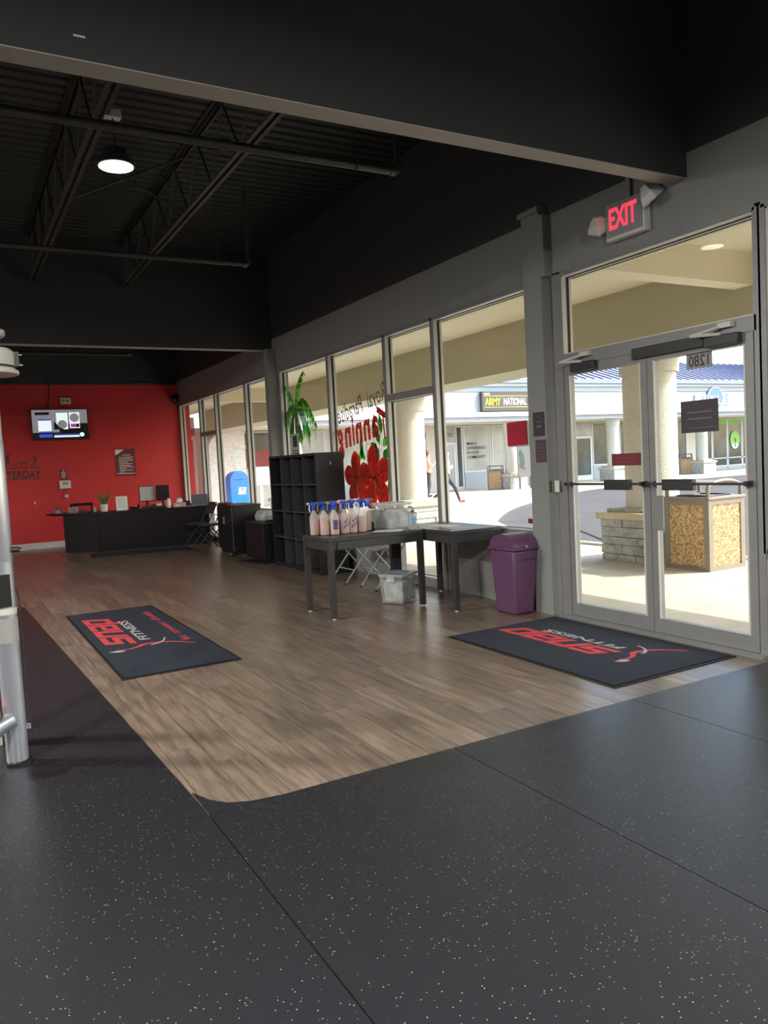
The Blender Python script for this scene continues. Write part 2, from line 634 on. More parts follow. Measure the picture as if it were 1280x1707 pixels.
def frame(o, origin, xd, yd):
    xd, yd = Vector(xd).normalized(), Vector(yd).normalized()
    zd = xd.cross(yd)
    o.matrix_basis = Matrix(((xd.x, yd.x, zd.x, origin[0]), (xd.y, yd.y, zd.y, origin[1]), (xd.z, yd.z, zd.z, origin[2]), (0, 0, 0, 1)))
    return o


def islands(me):
    par = list(range(len(me.vertices)))

    def find(i):
        while par[i] != i:
            par[i] = par[par[i]]
            i = par[i]
        return i
    for e in me.edges:
        a, b = find(e.vertices[0]), find(e.vertices[1])
        if a != b:
            par[a] = b
    grp = {}
    for p in me.polygons:
        grp.setdefault(find(p.vertices[0]), []).append(p)
    out = []
    for ps in grp.values():
        idx = {}
        vs, fs = [], []
        for p in ps:
            f = []
            for v in p.vertices:
                if v not in idx:
                    idx[v] = len(vs)
                    vs.append(tuple(me.vertices[v].co))
                f.append(idx[v])
            fs.append(f)
        m2 = bpy.data.meshes.new('letter')
        m2.from_pydata(vs, [], fs)
        out.append((min(v[0] for v in vs), m2))
    return [m for _, m in sorted(out, key=lambda t: t[0])]


def letters(parent, body, x, y, w, h, m, z=0.0, bold=0.0, name='lettering', shear=0.0, rot=0.0):
    me = text_mesh(body, w, h, bold=bold, shear=shear)
    if h >= .07 and len(body) < 12:
        for q in islands(me):
            link('letter', q, m, parent, (x, y, z), rot)
        return
    return tag(link(name, me, m, parent, (x, y, z), rot), kind='stuff')


def panel(name, label, cat, origin, xd, yd, w, h, th, m, group=None, kind=None):
    """flat board, local x along its width, y up, z out of its face; back on z = 0"""
    o = obj(name, MB().box(-w / 2, w / 2, -h / 2, h / 2, 0, th), m)
    frame(o, origin, xd, yd)
    return tag(o, label, cat, group, kind)


XW = 4.60          # inner face of the window wall
YF = 17.40         # red wall
HEAD = 2.915       # window head
PAINT = 3.43       # black paint starts here
DECK = 4.75
X0, Y0 = -7.0, -5.0

# ================================================================ FLOOR
floor = struct('floor', 'dark subfloor carrying brown wood planks', 'floor', MB().box(X0, 4.72, Y0, YF, -0.15, -0.013), 'slab_wood')
PW, PL = 0.1795, 1.22
pm = {}


def plank(x0, x1, y0, y1):
    key = (round(x1 - x0, 3), round(y1 - y0, 3))
    if key not in pm:
        w, l = key
        pm[key] = MB().box(-w / 2 + .0012, w / 2 - .0012, -l / 2 + .0012, l / 2 - .0012, -0.012, 0.0).mesh('plank')
    o = link('plank', pm[key], 'plank', floor, ((x0 + x1) / 2, (y0 + y1) / 2, 0))
    return o


row = 0
x = 0.31
while x < XW - 0.01:
    x1 = min(x + PW, XW)
    ys, ye = (3.08 if x1 > 0.66 else 9.3), YF
    y = ys - [0.0, 0.43, 0.86, 0.21, 0.64][row % 5] - random.choice([0, 0.08, 0.15])
    while y < ye - 0.005:
        a, b = max(y, ys), min(y + PL, ye)
        if b - a > 0.03:
            plank(x, x1, a, b)
        y += PL
    x = x1
    row += 1

rub = struct('rubber_floor', 'black speckled rubber gym flooring laid in rolls', 'floor')
RT, RB = 0.007, -0.012
edges = [-7.0, -5.27, -4.05, -2.83, -1.61, -0.39, 0.83, 2.05, 3.27, 4.49]
for a, b in zip(edges[:-1], edges[1:]):
    g = 0.0025
    if b == 0.83:
        pts = [(a + g, Y0), (b - g, Y0), (b - g, 3.17), (0.63, 9.5), (a + g, 9.5)]
    elif b < 0.8:
        pts = [(a + g, Y0), (b - g, Y0), (b - g, 9.5), (a + g, 9.5)]
    else:
        pts = [(a + g, Y0), (b - g, Y0), (b - g, 3.098), (a + g, 3.098)]
    obj('rubber_roll', MB().prism(pts, RB if b > 0.8 and b != 0.83 else -0.0119, RT), 'rubber', rub)
obj('rubber_roll', MB().prism([(4.4925, Y0), (XW, Y0), (XW, 3.098), (4.4925, 3.098)], RB, RT), 'rubber', rub)
# little patch that fills the rounded corner of the wood
pt = [(0.832, 3.175), (0.834, 3.10), (1.13, 3.10)]
for k in range(7):
    t = k / 6
    pt.append((1.13 - 0.27 * math.sin(t * PI / 2) , 3.10 + 0.26 * (1 - math.cos(t * PI / 2)) ))
obj('rubber_patch', MB().prism([(0.832, 3.36), (0.836, 3.102), (1.14, 3.102), (1.02, 3.12), (0.93, 3.165), (0.875, 3.24)], 0.0, 0.0066), 'rubber', rub)

# ================================================================ CEILING
mb = MB()
pitch = 0.153
y = Y0
prof = []
while y < YF + 0.3:
    prof += [(y, DECK), (y + 0.09, DECK), (y + 0.105, DECK + 0.038), (y + 0.138, DECK + 0.038)]
    y += pitch
n0 = len(mb.v)
for xx in (X0, 4.9):
    for (yy, zz) in prof:
        mb.v.append((xx, yy, zz))
k = len(prof)
for i in range(k - 1):
    mb.face([n0 + i, n0 + i + 1, n0 + k + i + 1, n0 + k + i])
struct('ceiling', 'black painted corrugated steel roof deck', 'ceiling', mb, 'deck_paint')
struct('roof', 'flat roof over the steel deck', 'roof', MB().box(X0, 4.9, Y0, YF + .3, DECK + 0.06, DECK + 0.3), 'black_paint')


def bulkhead(name, y0, y1, label):
    o = struct(name, label, 'bulkhead', MB().box(X0, XW, y0, y1, 3.264, DECK), 'black_paint')
    obj('soffit_strip', MB().box(X0, XW, y0 + .002, y1 - .002, 3.258, 3.264), 'soffit_grey', o)
    return o


bulkhead('bulkhead', 3.70, 3.84, 'black bulkhead with pale underside crossing the top of the room')
bulkhead('bulkhead', 11.57, 11.73, 'far black bulkhead in front of the red wall')

# open web joists
for x in (-1.2, 0.0, 1.2, 2.4):
    j = struct('roof_joist', {1.2: 'black open web steel joist above the round lamp', 2.4: 'black open web steel joist beside the round lamp', 3.6: 'black open web steel joist nearest the window wall'}.get(x, 'black open web steel joist past the edge of the lamp bay, %s' % ('outermost' if x < -1 else 'beside the machine')), 'joist')
    for y0, y1 in ((3.84, 11.57), (11.73, YF)):
        for s in (-1, 1):
            obj('bottom_chord', MB().box(x + s * .034 - .018, x + s * .034 + .018, y0, y1, 4.10, 4.115).box(x + s * .018 - .003, x + s * .018 + .003, y0, y1, 4.115, 4.14), 'steel_black', j)
            obj('top_chord', MB().box(x + s * .034 - .022, x + s * .034 + .022, y0, y1, DECK - .02, DECK - .002).box(x + s * .018 - .003, x + s * .018 + .003, y0, y1, DECK - .05, DECK - .02), 'steel_black', j)
        y = y0 + .1
        up = False
        while y + .42 < y1:
            a, b = (4.12, DECK - .04)
            obj('web_rod', MB().tube([(x, y, b if up else a), (x, y + .42, a if up else b)], .011, 6), 'steel_black', j)
            up = not up
            y += .42
# bridging between joists
for k, (a, b) in enumerate((((1.2, 8.2, 4.12), (2.4, 8.2, 4.70)), ((1.2, 8.2, 4.70), (2.4, 8.2, 4.12)))):
    struct('joist_bridging', ['thin black steel brace rising from the lamp joist', 'thin black steel brace falling from the lamp joist', 'thin black steel brace near the window wall joist'][k], 'brace', MB().tube([a, b], .012, 6), 'steel_black')


def sprinkler(y, z, x1, up_z, rods, r, label):
    t = root('sprinkler_pipe', label, 'pipe', (x1, y, z), group='black sprinkler pipes under the ceiling')
    obj('pipe_run', MB().tube([(X0 - x1, 0, 0), (-.05, 0, 0)], r, 12), 'pipe_black', t)
    el = [(-.07, 0, 0)] + [(-.06 + .06 * math.sin(a), 0, .06 - .06 * math.cos(a)) for a in [PI / 2 * i / 6 for i in range(7)]] + [(0, 0, .08)]
    obj('elbow', MB().tube(el, r * 1.25, 12), 'pipe_black', t)
    obj('riser', MB().tube([(0, 0, .07), (0, 0, up_z - z)], r * .75, 10), 'pipe_black', t)
    for rx in rods:
        h = obj('hanger', MB().tube([(rx - x1, 0, r), (rx - x1, 0, DECK - z)], .006, 6).tube([(rx - x1, math.cos(a) * (r + .004), math.sin(a) * (r + .004)) for a in [2 * PI * i / 12 for i in range(12)]], .005, 5, closed=True), 'steel_black', t)
    for rx in (-1.5, .45, 2.0):
        if rx < x1 - .4:
            obj('coupling', MB().tube([(rx - x1 - .04, 0, 0), (rx - x1 + .04, 0, 0)], r * 1.18, 12), 'pipe_black', t)
    return t


sprinkler(5.72, 3.85, 3.50, DECK, (0.4, 3.1), .034, 'thick black sprinkler pipe just behind the near bulkhead, closest to the lamp')
sprinkler(8.93, 3.85, 3.32, DECK, (0.3, 2.95), .030, 'black sprinkler pipe halfway back, ending in an elbow and tall riser')
sprinkler(16.30, 3.85, 3.42, DECK, (0.9, 2.9), .030, 'farthest sprinkler pipe, above the red wall behind the far bulkhead')

# high-bay lamp
L = root('ceiling_lamp', 'lit round high bay lamp hanging from the steel joist', 'lamp', (1.285, 6.15, 3.745))
obj('housing', MB().lathe([(.05, .14), (.09, .12), (.10, .06), (.135, .045), (.14, .0), (.12, -.004)], 28), 'dark_metal', L)
obj('diffuser', MB().lathe([(.001, -.016), (.08, -.014), (.125, -.006), (.125, .0), (.001, .001)], 28), 'lamp_glow', L)
obj('cable', MB().tube([(0, 0, .13), (.003, 0, .2), (-.002, .0, .36)], .006, 6), 'black_plastic', L)
obj('hook', MB().tube([(0, 0, .13), (.012, 0, .15), (.012, 0, .17), (0, 0, .18)], .004, 6), 'chrome', L)
obj('junction_box', MB().box(-.06, .06, -.035, .035, .35, .41), 'white_plastic', L, bevel=.004)

# ================================================================ WALLS
struct('wall_left', 'black gym wall on the far side', 'wall', MB().box(X0 - .2, X0, Y0, YF, 0, DECK), 'grey_paint')
struct('wall_back', 'grey gym wall behind the viewer', 'wall', MB().box(X0, XW, Y0 - .2, Y0, 0, DECK), 'grey_paint')
wf = struct('wall_far', 'bright red end wall behind the reception desk', 'wall', MB().box(X0, 4.85, YF, YF + .2, 0, PAINT - .06), 'red_paint')
obj('upper_wall', MB().box(X0, 4.85, YF - .004, YF + .2, PAINT - .06, DECK), 'black_paint', wf)
struct('baseboard_far', 'white baseboard along the red wall', 'baseboard', MB().box(X0, XW, YF - .014, YF, 0, .125), 'white_trim')
wr = struct('wall_right', 'grey painted header wall above the shop windows', 'wall', MB().box(XW, 4.85, Y0, YF, HEAD + .02, PAINT), 'grey_paint')
obj('upper_wall', MB().box(XW, 4.85, Y0, YF, PAINT, DECK), 'black_paint', wr)
SILL = .69
for a, b in ((Y0, 3.11), (5.40, 7.0), (8.05, 11.38), (11.56, 14.75), (15.80, YF)):
    obj('knee_wall', MB().box(XW + .01, 4.78, a, b, 0, SILL - .03), 'grey_paint', wr)
# pilaster and post
pil = struct('pilaster', 'tall grey pilaster between the window and the entrance doors', 'pilaster', MB().box(4.53, 4.78, 5.155, 5.385, 0, PAINT + .03), 'grey_paint')
obj('cap_trim', MB().box(4.50, 4.6, 5.14, 5.40, PAINT + .03, PAINT + .075), 'grey_paint', pil)
obj('corner_bead', MB().box(4.522, 4.60, 5.10, 5.155, HEAD, PAINT), 'grey_paint', pil)
struct('post', 'slim dark post under the far bulkhead', 'post', MB().box(4.44, 4.78, 11.41, 11.545, 0, 3.258), 'grey_paint')


# ================================================================ WINDOWS AND DOORS
FX0, FX1, GX = 4.60, 4.72, 4.672


def mull(parent, y, z0, z1, w=.05, name='mullion'):
    o = obj(name, MB().box(FX0, FX1, y - w / 2, y + w / 2, z0, z1), 'aluminium', parent)
    obj('glazing_bead', MB().box(FX0 + .012, FX1 - .006, y - w / 2 - .011, y - w / 2, z0, z1).box(FX0 + .012, FX1 - .006, y + w / 2, y + w / 2 + .011, z0, z1), 'aluminium_light', o)
    obj('gasket', MB().box(GX - .014, GX + .014, y - w / 2 - .015, y + w / 2 + .015, z0, z1), 'gasket', o)
    return o


def rail(parent, y0, y1, z, h=.05, name='rail'):
    o = obj(name, MB().box(FX0, FX1, y0, y1, z - h / 2, z + h / 2), 'aluminium', parent)
    obj('glazing_bead', MB().box(FX0 + .012, FX1 - .006, y0, y1, z - h / 2 - .01, z + h / 2 + .01), 'aluminium_light', o)
    obj('gasket', MB().box(GX - .014, GX + .014, y0, y1, z - h / 2 - .014, z + h / 2 + .014), 'gasket', o)
    return o


def pane(parent, y0, y1, z0, z1):
    return obj('pane', MB().box(GX - .003, GX + .003, y0, y1, z0, z1), 'glass', parent)


def window(n, y0, y1, label, z0=SILL, divs=(), skip=False):
    w = struct('window_%d' % n, label, 'window')
    ys = [y0] + list(divs) + [y1]
    for a, b in zip(ys[:-1], ys[1:]):
        pane(w, a + .03, b - .03, z0 + .03, HEAD - .02)
    for yy in (ys[1:] if skip else ys):
        mull(w, yy, z0, HEAD)
    rail(w, y0, y1, HEAD, .04, 'head_rail')
    rail(w, y0, y1, z0, .06, 'sill_rail')
    return w


def side_door(n, y0, y1, label):
    w = struct('door_%d' % n, label, 'door')
    rail(w, y0, y1, HEAD, .04, 'head_rail')
    rail(w, y0 + .02, y1 - .02, 2.17, .075, 'transom_bar')
    rail(w, y0 + .02, y1 - .02, .05, .10, 'bottom_rail')
    pane(w, y0 + .03, y1 - .03, 2.21, HEAD - .02)
    pane(w, y0 + .04, y1 - .04, .10, 2.13)
    return w


window(1, Y0 + .1, 3.155, 'tall shop window at the picture edge beyond the door', divs=(-3.2, -1.6, 0.0, 1.6))
window(2, 5.425, 7.0, 'large shop window pane beside the entrance pilaster')
side_door(2, 7.0, 8.05, 'fixed glass side door with transom pane behind the dark table')
window(3, 8.05, 9.62, 'shop window pane carrying painted lettering and red flowers')
window(4, 9.62, 11.38, 'shop window pane carrying the painted palm tree', skip=True)
window(5, 11.58, 13.0, 'shop window pane just past the slim post')
window(6, 13.0, 14.75, 'shop window pane in front of the blue mailbox', skip=True)
side_door(3, 14.75, 15.80, 'narrow far glass door with transom beside the reception desk')
window(7, 15.80, 17.33, 'last shop window pane next to the red wall')

# entrance double doors
D = struct('door_1', 'double glass entrance doors with transom and push bars', 'door')
mull(D, 5.05, 0, HEAD, .10, 'jamb')
mull(D, 3.19, 0, HEAD, .05, 'jamb')
rail(D, 3.2, 5.0, HEAD, .04, 'head_rail')
rail(D, 3.2, 5.0, 2.19, .10, 'transom_bar')
pane(D, 3.22, 5.0, 2.24, HEAD - .02)
obj('threshold', MB().prism([(4.53, 0), (4.56, .018), (4.76, .018), (4.80, 0)], 3.16, 5.10, Matrix(((1, 0, 0, 0), (0, 0, 1, 0), (0, 1, 0, 0), (0, 0, 0, 1)))), 'aluminium', D)
for (a, b, hinge) in ((4.105, 4.985, 4.985), (3.225, 4.100, 3.225)):
    lf = obj('door_leaf', MB().box(4.60, 4.65, a, a + .062, .022, 2.135).box(4.60, 4.65, b - .062, b, .022, 2.135).box(4.60, 4.65, a + .062, b - .062, 2.06, 2.135).box(4.60, 4.65, a + .062, b - .062, .022, .13), 'aluminium', D)
    obj('pane', MB().box(4.622, 4.628, a + .06, b - .06, .125, 2.065), 'glass', lf)
    obj('glazing_bead', MB().box(4.594, 4.60, a + .058, a + .070, .13, 2.06).box(4.594, 4.60, b - .070, b - .058, .13, 2.06), 'aluminium_light', lf)
    pb = obj('push_bar', MB().box(4.528, 4.542, a + .02, b - .02, 1.142, 1.160).box(4.54, 4.60, a + .02, a + .05, 1.135, 1.168).box(4.54, 4.60, b - .05, b - .02, 1.135, 1.168), 'dark_metal', lf)
cfg = ((4.235, 4.495), (3.655, 3.925))
leaves = [o for o in D.children if o.name.startswith('door_leaf')]
for lf, (a, b) in zip(leaves, cfg):
    obj('push_paddle', MB().box(4.515, 4.56, a, b, 1.105, 1.185), 'dark_metal', lf, bevel=.006)
obj('push_plate', MB().box(4.592, 4.60, 3.98, 4.09, .80, 1.06), 'aluminium', leaves[1])
# closers
for lf, y0, s in ((leaves[0], 4.60, 1), (leaves[1], 3.30, 1)):
    obj('closer_body', MB().box(4.545, 4.60, y0, y0 + .26, 2.075, 2.145), 'dark_metal', lf, bevel=.006)
    obj('closer_arm', MB().tube([(4.555, y0 + .13, 2.15), (4.50, y0 + .33, 2.165)], .012, 8).tube([(4.50, y0 + .33, 2.165), (4.575, y0 + .12, 2.205)], .010, 8).box(4.56, 4.60, y0 + .06, y0 + .16, 2.19, 2.225), 'aluminium_light', lf)
obj('closer_cover', MB().box(4.57, 4.602, 3.58, 4.22, 2.09, 2.17), 'dark_metal', leaves[1], bevel=.004)

# ================================================================ OUTDOORS
# canopy
struct('canopy_soffit', 'cream soffit over the covered walkway outside', 'soffit', MB().box(4.85, 7.36, -9, 27.9, 3.35, 3.45), 'soffit_cream')
struct('canopy_beam', 'tan beam along the outer edge of the walkway canopy', 'beam', MB().box(7.35, 8.25, -9, 25.3, 2.65, 3.35), 'beam_tan')
struct('canopy_sun_block', 'unseen roof added over the walkway canopy to block sky and sun', 'roof', MB().box(4.92, 8.35, -9, 25.3, 3.46, 4.75), 'wing_white')  # unseen volume above the soffit, added to block sky and sun
struct('outer_header', 'cream outer wall face above the shop windows', 'wall', MB().box(4.852, 4.90, -9, 27.9, HEAD, 3.35), 'soffit_cream')
struct('canopy_crossbeam', 'tan crossbeam seen through the transom above the doors', 'beam', MB().box(4.9, 7.35, 5.13, 5.36, 3.03, 3.35), 'soffit_cream')
struct('canopy_crossbeam', 'tan crossbeam seen through the far windows', 'beam', MB().box(4.9, 7.35, 17.85, 18.05, 3.03, 3.35), 'soffit_cream')
t = root('soffit_light', 'small round light set in the cream soffit outside', 'light', (6.2, 9.9, 3.35))
obj('trim_ring', MB().lathe([(.12, -.012), (.13, 0), (.13, .01)], 20), 'white_trim', t)
obj('lens', MB().lathe([(.09, -.018), (.10, -.01)], 20), 'white_plastic', t)

curve = [(8.5, -12), (8.5, 9), (8.72, 10.5), (9.4, 12.1), (10.4, 13.9), (11.8, 15.6), (14.3, 18.1), (17.4, 20.4), (20, 22.1), (22.5, 23.3), (26, 24.1), (32, 24.5), (60, 24.6)]
# Chaikin smoothing of the kerb line
for _ in range(2):
    n = [curve[0]]
    for (a, b) in zip(curve[:-1], curve[1:]):
        n += [(a[0] * .75 + b[0] * .25, a[1] * .75 + b[1] * .25), (a[0] * .25 + b[0] * .75, a[1] * .25 + b[1] * .75)]
    curve = n + [curve[-1]]
ci = [i for i, p in enumerate(curve) if p[1] > 9.0][0]
sw = struct('sidewalk', 'pale sunlit concrete sidewalk in front of the shops', 'sidewalk', MB().prism([(6.785, 9.0)] + [(8.35, 9.0)] + curve[ci:] + [(60, 28), (6.785, 28)], -.2, 0.0), 'concrete')
obj('bed', MB().box(4.74, 8.34, -12, 8.99, -.25, -.02), 'concrete', sw)
for yy in [-12 + 1.5 * i for i in range(14)]:
    obj('slab', MB().box(4.745, 6.775, yy + .005, yy + 1.495, -.02, 0), 'concrete', sw)
    obj('slab', MB().box(6.785, 8.345, yy + .005, yy + 1.495, -.02, 0), 'concrete', sw)
for yy in [9 + 1.5 * i for i in range(13)]:
    obj('slab', MB().box(4.745, 6.775, yy + .005, min(yy + 1.495, 28), -.02, 0), 'concrete', sw)
obj('bed', MB().box(4.74, 6.78, 9.0, 28, -.25, -.02), 'concrete', sw)
# kerb
kb = MB()
out = []
for i, p in enumerate(curve):
    a, b = curve[max(i - 1, 0)], curve[min(i + 1, len(curve) - 1)]
    d = Vector((b[0] - a[0], b[1] - a[1])).normalized()
    out.append((p, (p[0] + d.y * .15, p[1] - d.x * .15)))
n0 = 0
for (p, q) in out:
    kb.v += [(p[0], p[1], -.2), (p[0], p[1], .004), (q[0], q[1], .0), (q[0] + (q[0] - p[0]) * .2, q[1] + (q[1] - p[1]) * .2, -.2)]
for i in range(len(out) - 1):
    for k in range(3):
        kb.face([i * 4 + k, i * 4 + k + 1, i * 4 + 4 + k + 1, i * 4 + 4 + k])
kerb = struct('curb', 'curved concrete curb between the sidewalk and the asphalt', 'curb', kb, 'curb_concrete')
ap = struct('asphalt_lot', 'grey asphalt drive outside the shops', 'asphalt', MB().box(4.7, 90, -60, 60, -.5, -.14), 'asphalt')
obj('tar_crack', MB().tube([(9.0, 8.5, -.139), (11, 11.8, -.139), (13.84, 14.1, -.139), (17, 16, -.139), (22, 18, -.139)], .02, 4), 'gasket', ap)


# canopy columns with ledgestone bases
def column(x, y, label, detailed, top=2.65, r=.325, group=None):
    t = root('canopy_column', label, 'column', (x, y, 0), group=group)
    obj('shaft', MB().lathe([(r, .67), (r, top - .3)], 36), 'column_stucco', t)
    obj('capital', MB().lathe([(r + .035, top - .3), (r + .035, top)], 36), 'column_stucco', t)
    obj('plinth', MB().box(-.40, .40, -.40, .40, .62, .67), 'stone_grey', t, bevel=.01)
    obj('cap_stone', MB().box(-.50, .50, -.50, .50, .535, .62), 'stone_cap', t, bevel=.012)
    if detailed:
        obj('core', MB().box(-.42, .42, -.42, .42, 0, .535), 'joint_dark', t)
        rnd = random.Random(int(y * 10))
        hs = [.09, .12, .10, .125, .10]
        z = 0
        for h in hs:
            for side in range(4):
                cuts = sorted([-.45] + [rnd.uniform(-.25, -.05), rnd.uniform(.08, .3)][:rnd.choice([1, 2])] + [.45])
                for a, b in zip(cuts[:-1], cuts[1:]):
                    d = .445 + rnd.uniform(0, .022)
                    T = Matrix.Rotation(side * PI / 2, 4, 'Z')
                    obj('stone', MB().box(a + .004, b - .004, -d, -.41, z + .004, z + h - .004, T), 'stone_grey', t)
            z += h
    else:
        obj('stone_base', MB().box(-.45, .45, -.45, .45, 0, .535), 'stone_grey', t)
    return t


column(7.8, 6.93, 'stucco canopy column on a stone base right outside the entrance doors', True)
column(7.8, 12.85, 'stucco canopy column outside the fixed side door behind the tables', True)
column(7.8, 18.8, 'stucco canopy column hidden behind the painted palm window', False)
for cx, lab in ((14.8, 'white column of the far shops behind the painted lettering window'), (20.73, 'white column of the far shops beside the poster stand'), (26.65, 'white column of the far shops seen through the left door'), (32.7, 'white column of the far shops behind the distant trash bin')):
    column(cx, 25.85, lab, False, top=2.83, r=.28, group='columns of the far shops')


# trash receptacles with pebble panels
def trash_bin():
    t = root('trash_receptacle', 'x', 'trash bin')
    s = .31
    obj('base', MB().box(-s, s, -s, s, 0.0, .045), 'bin_brown', t)
    for sx in (-1, 1):
        for sy in (-1, 1):
            obj('corner_post', MB().box(sx * s - .035 * (sx > 0) * 2 + .0, sx * s + (.07 if sx < 0 else 0), sy * s - (.07 if sy > 0 else 0), sy * s + (.07 if sy < 0 else 0), .045, .80), 'bin_brown', t)
    for k in range(4):
        T = Matrix.Rotation(k * PI / 2, 4, 'Z')
        obj('pebble_panel', MB().box(-.24, .24, -s + .012, -s + .04, .045, .745, T), 'pebble', t)
        obj('panel_rail', MB().box(-.24, .24, -s + .002, -s + .04, .745, .80, T), 'bin_brown', t)
    obj('lid', MB().box(-s - .012, s + .012, -s - .012, s + .012, .80, .835), 'bin_brown', t, bevel=.008)
    # arched hood openings
    for k in range(2):
        sy = -1 if k == 0 else 1
        arc = [(-.28, sy * .28, .83)] + [(.28 * math.sin(a), sy * .28, .93 + .08 * math.cos(a)) for a in [-PI / 2 + PI * i / 10 for i in range(11)]] + [(.28, sy * .28, .83)]
        obj('hood_arch', MB().tube(arc, .022, 8), 'bin_brown', t)
    top = MB()
    pr = [(.28 * math.sin(a), .94 + .075 * math.cos(a)) for a in [-PI / 2 * .55 + PI * .55 * i / 8 for i in range(9)]]
    pr2 = pr + [(x, z - .02) for x, z in pr[::-1]]
    top.prism(pr2, -.28, .28, Matrix(((1, 0, 0, 0), (0, 0, -1, 0), (0, 1, 0, 0), (0, 0, 0, 1))))
    obj('hood_roof', top, 'bin_brown', t)
    obj('liner_rim', MB().tube([(-.2, -.2, .84), (.2, -.2, .84), (.2, .2, .84), (-.2, .2, .84)], .012, 6, closed=True), 'black_plastic', t)
    return t


tb = trash_bin()
tb.location = (7.62, 6.02, 0)
tb['label'] = 'large pebble panel trash receptacle right outside the entrance doors'
tb['group'] = 'pebble panel trash receptacles'
for (lx, ly, lab) in ((20.25, 26.35, 'distant pebble trash receptacle in front of the lettered recruiting window'), (32.3, 26.5, 'distant pebble trash receptacle seen below the plum sign on the door')):
    c = copy_tree(tb, None, (lx, ly, 0), .75)
    c['label'] = lab

# ---- the far wing of shops
WY = 28.0
B = root('shop_wing', 'long white row of shops with a blue standing seam roof across the drive', 'building', (30, WY, 0))


def wp(name, mb, m, parent=None):
    for i, p in enumerate(mb.v):
        mb.v[i] = (p[0] - 30, p[1] - WY, p[2])
    return obj(name, mb, m, parent or B)


wp('wall', MB().box(7.9, 62, WY, WY + .3, 0, 3.0), 'wing_wall')
wp('soffit', MB().box(7.9, 62, 25.5, WY, 2.84, 2.9), 'soffit_cream')
wp('lower_band', MB().box(7.9, 62, 25.36, 25.6, 2.83, 3.01), 'wing_grey')
wp('ledge', MB().box(7.9, 62, 25.26, 25.6, 3.01, 3.19), 'wing_trim')
wp('stucco_fascia', MB().box(7.9, 62, 25.5, 25.7, 3.19, 4.04), 'wing_white')
wp('blue_band', MB().box(7.9, 62, 25.47, 25.7, 4.04, 4.25), 'band_blue')
wp('upper_trim', MB().box(7.9, 62, 25.38, 25.7, 4.25, 4.38), 'wing_trim')
wp('gutter', MB().box(7.9, 62, 25.24, 25.6, 4.38, 4.53), 'gutter_blue')
ry0, rz0, ry1, rz1 = 25.22, 4.53, 29.2, 5.93
Tx = Matrix(((0, 0, 1, 0), (1, 0, 0, 0), (0, 1, 0, 0), (0, 0, 0, 1)))
roof = wp('roof', MB().prism([(ry0, rz0), (ry1, rz1), (ry1, rz1 - .1), (ry0, rz0 - .02)], 7.9, 62, Tx), 'roof_blue_sheen')
wp('ridge_cap', MB().box(7.9, 62, ry1 - .1, ry1 + .25, rz1 - .05, rz1 + .09), 'wing_grey')
sm = MB().prism([(ry0 - WY, rz0 + .001), (ry1 - WY, rz1 + .001), (ry1 - WY, rz1 + .06), (ry0 - WY, rz0 + .06)], -.025, .025, Tx).mesh('shaded_roof_seam')
x = 8.2
while x < 61:
    link('shaded_roof_seam', sm, 'shaded_roof_seam', roof, (x - 30, 0, 0))
    x += .51


def wwin(x0, x1, z0=.72, z1=2.78, g='wing_glass', panel_m='wing_panel'):
    f = wp('window', MB().box(x0, x1, WY - .05, WY - .001, z0, z0 + .05).box(x0, x1, WY - .05, WY - .001, z1 - .04, z1).box(x0, x0 + .05, WY - .05, WY - .001, z0 + .05, z1 - .04).box(x1 - .05, x1, WY - .05, WY - .001, z0 + .05, z1 - .04), 'wing_frame')
    wp('pane', MB().box(x0 + .05, x1 - .05, WY - .03, WY - .002, z0 + .05, z1 - .04), g, f)
    if panel_m:
        wp('bulkhead_panel', MB().box(x0, x1, WY - .04, WY - .001, .04, z0), panel_m, f)
    return f


def wdoor(x0, x1, z1=2.1, g='wing_glass', top=2.78):
    f = wp('shop_door', MB().box(x0, x0 + .1, WY - .07, WY - .001, .02, z1).box(x1 - .1, x1, WY - .07, WY - .001, .02, z1).box(x0 + .1, x1 - .1, WY - .07, WY - .001, z1 - .12, z1).box(x0 + .1, x1 - .1, WY - .07, WY - .001, .02, .26), 'wing_frame')
    wp('pane', MB().box(x0 + .1, x1 - .1, WY - .04, WY - .002, .26, z1 - .12), g, f)
    wp('handle', MB().tube([(x0 + .06, WY - .10, .9), (x0 + .06, WY - .10, 1.25)], .018, 6), 'wing_trim', f)
    wp('transom_pane', MB().box(x0, x1, WY - .03, WY - .002, z1 + .04, top), g if g != 'wing_glass' else 'wing_glass_pale', f)
    return f


wwin(11.9, 13.1, .6, 2.75, 'wing_glass_pale')
wwin(13.3, 14.9, .6, 2.75, 'wing_glass_pale')
wdoor(15.0, 15.85, g='wing_glass_pale')
wwin(16.1, 16.9, .6, 2.78, 'wing_glass_pale')
wwin(17.0, 17.95, .74, 2.78, 'wing_glass_pale')
wdoor(18.45, 19.36, g='wing_glass_pale')
wwin(19.40, 19.74, .1, 2.78, 'wing_glass', None)
pm_w = wwin(19.82, 21.28, .76, 2.8, 'wing_glass_pale')
wwin(21.34, 22.05, .76, 2.8, 'wing_glass_pale')
wwin(22.7, 24.3, .72, 2.78)
wwin(24.35, 25.8, .72, 2.78)
wwin(25.86, 26.2, .72, 2.78)
wdoor(26.28, 27.38, z1=2.15)
wwin(27.45, 28.75, .70, 2.78)
wwin(29.3, 31.0, .70, 2.78)
wwin(31.1, 32.6, .70, 2.78)
wwin(32.7, 34.2, .70, 2.78)
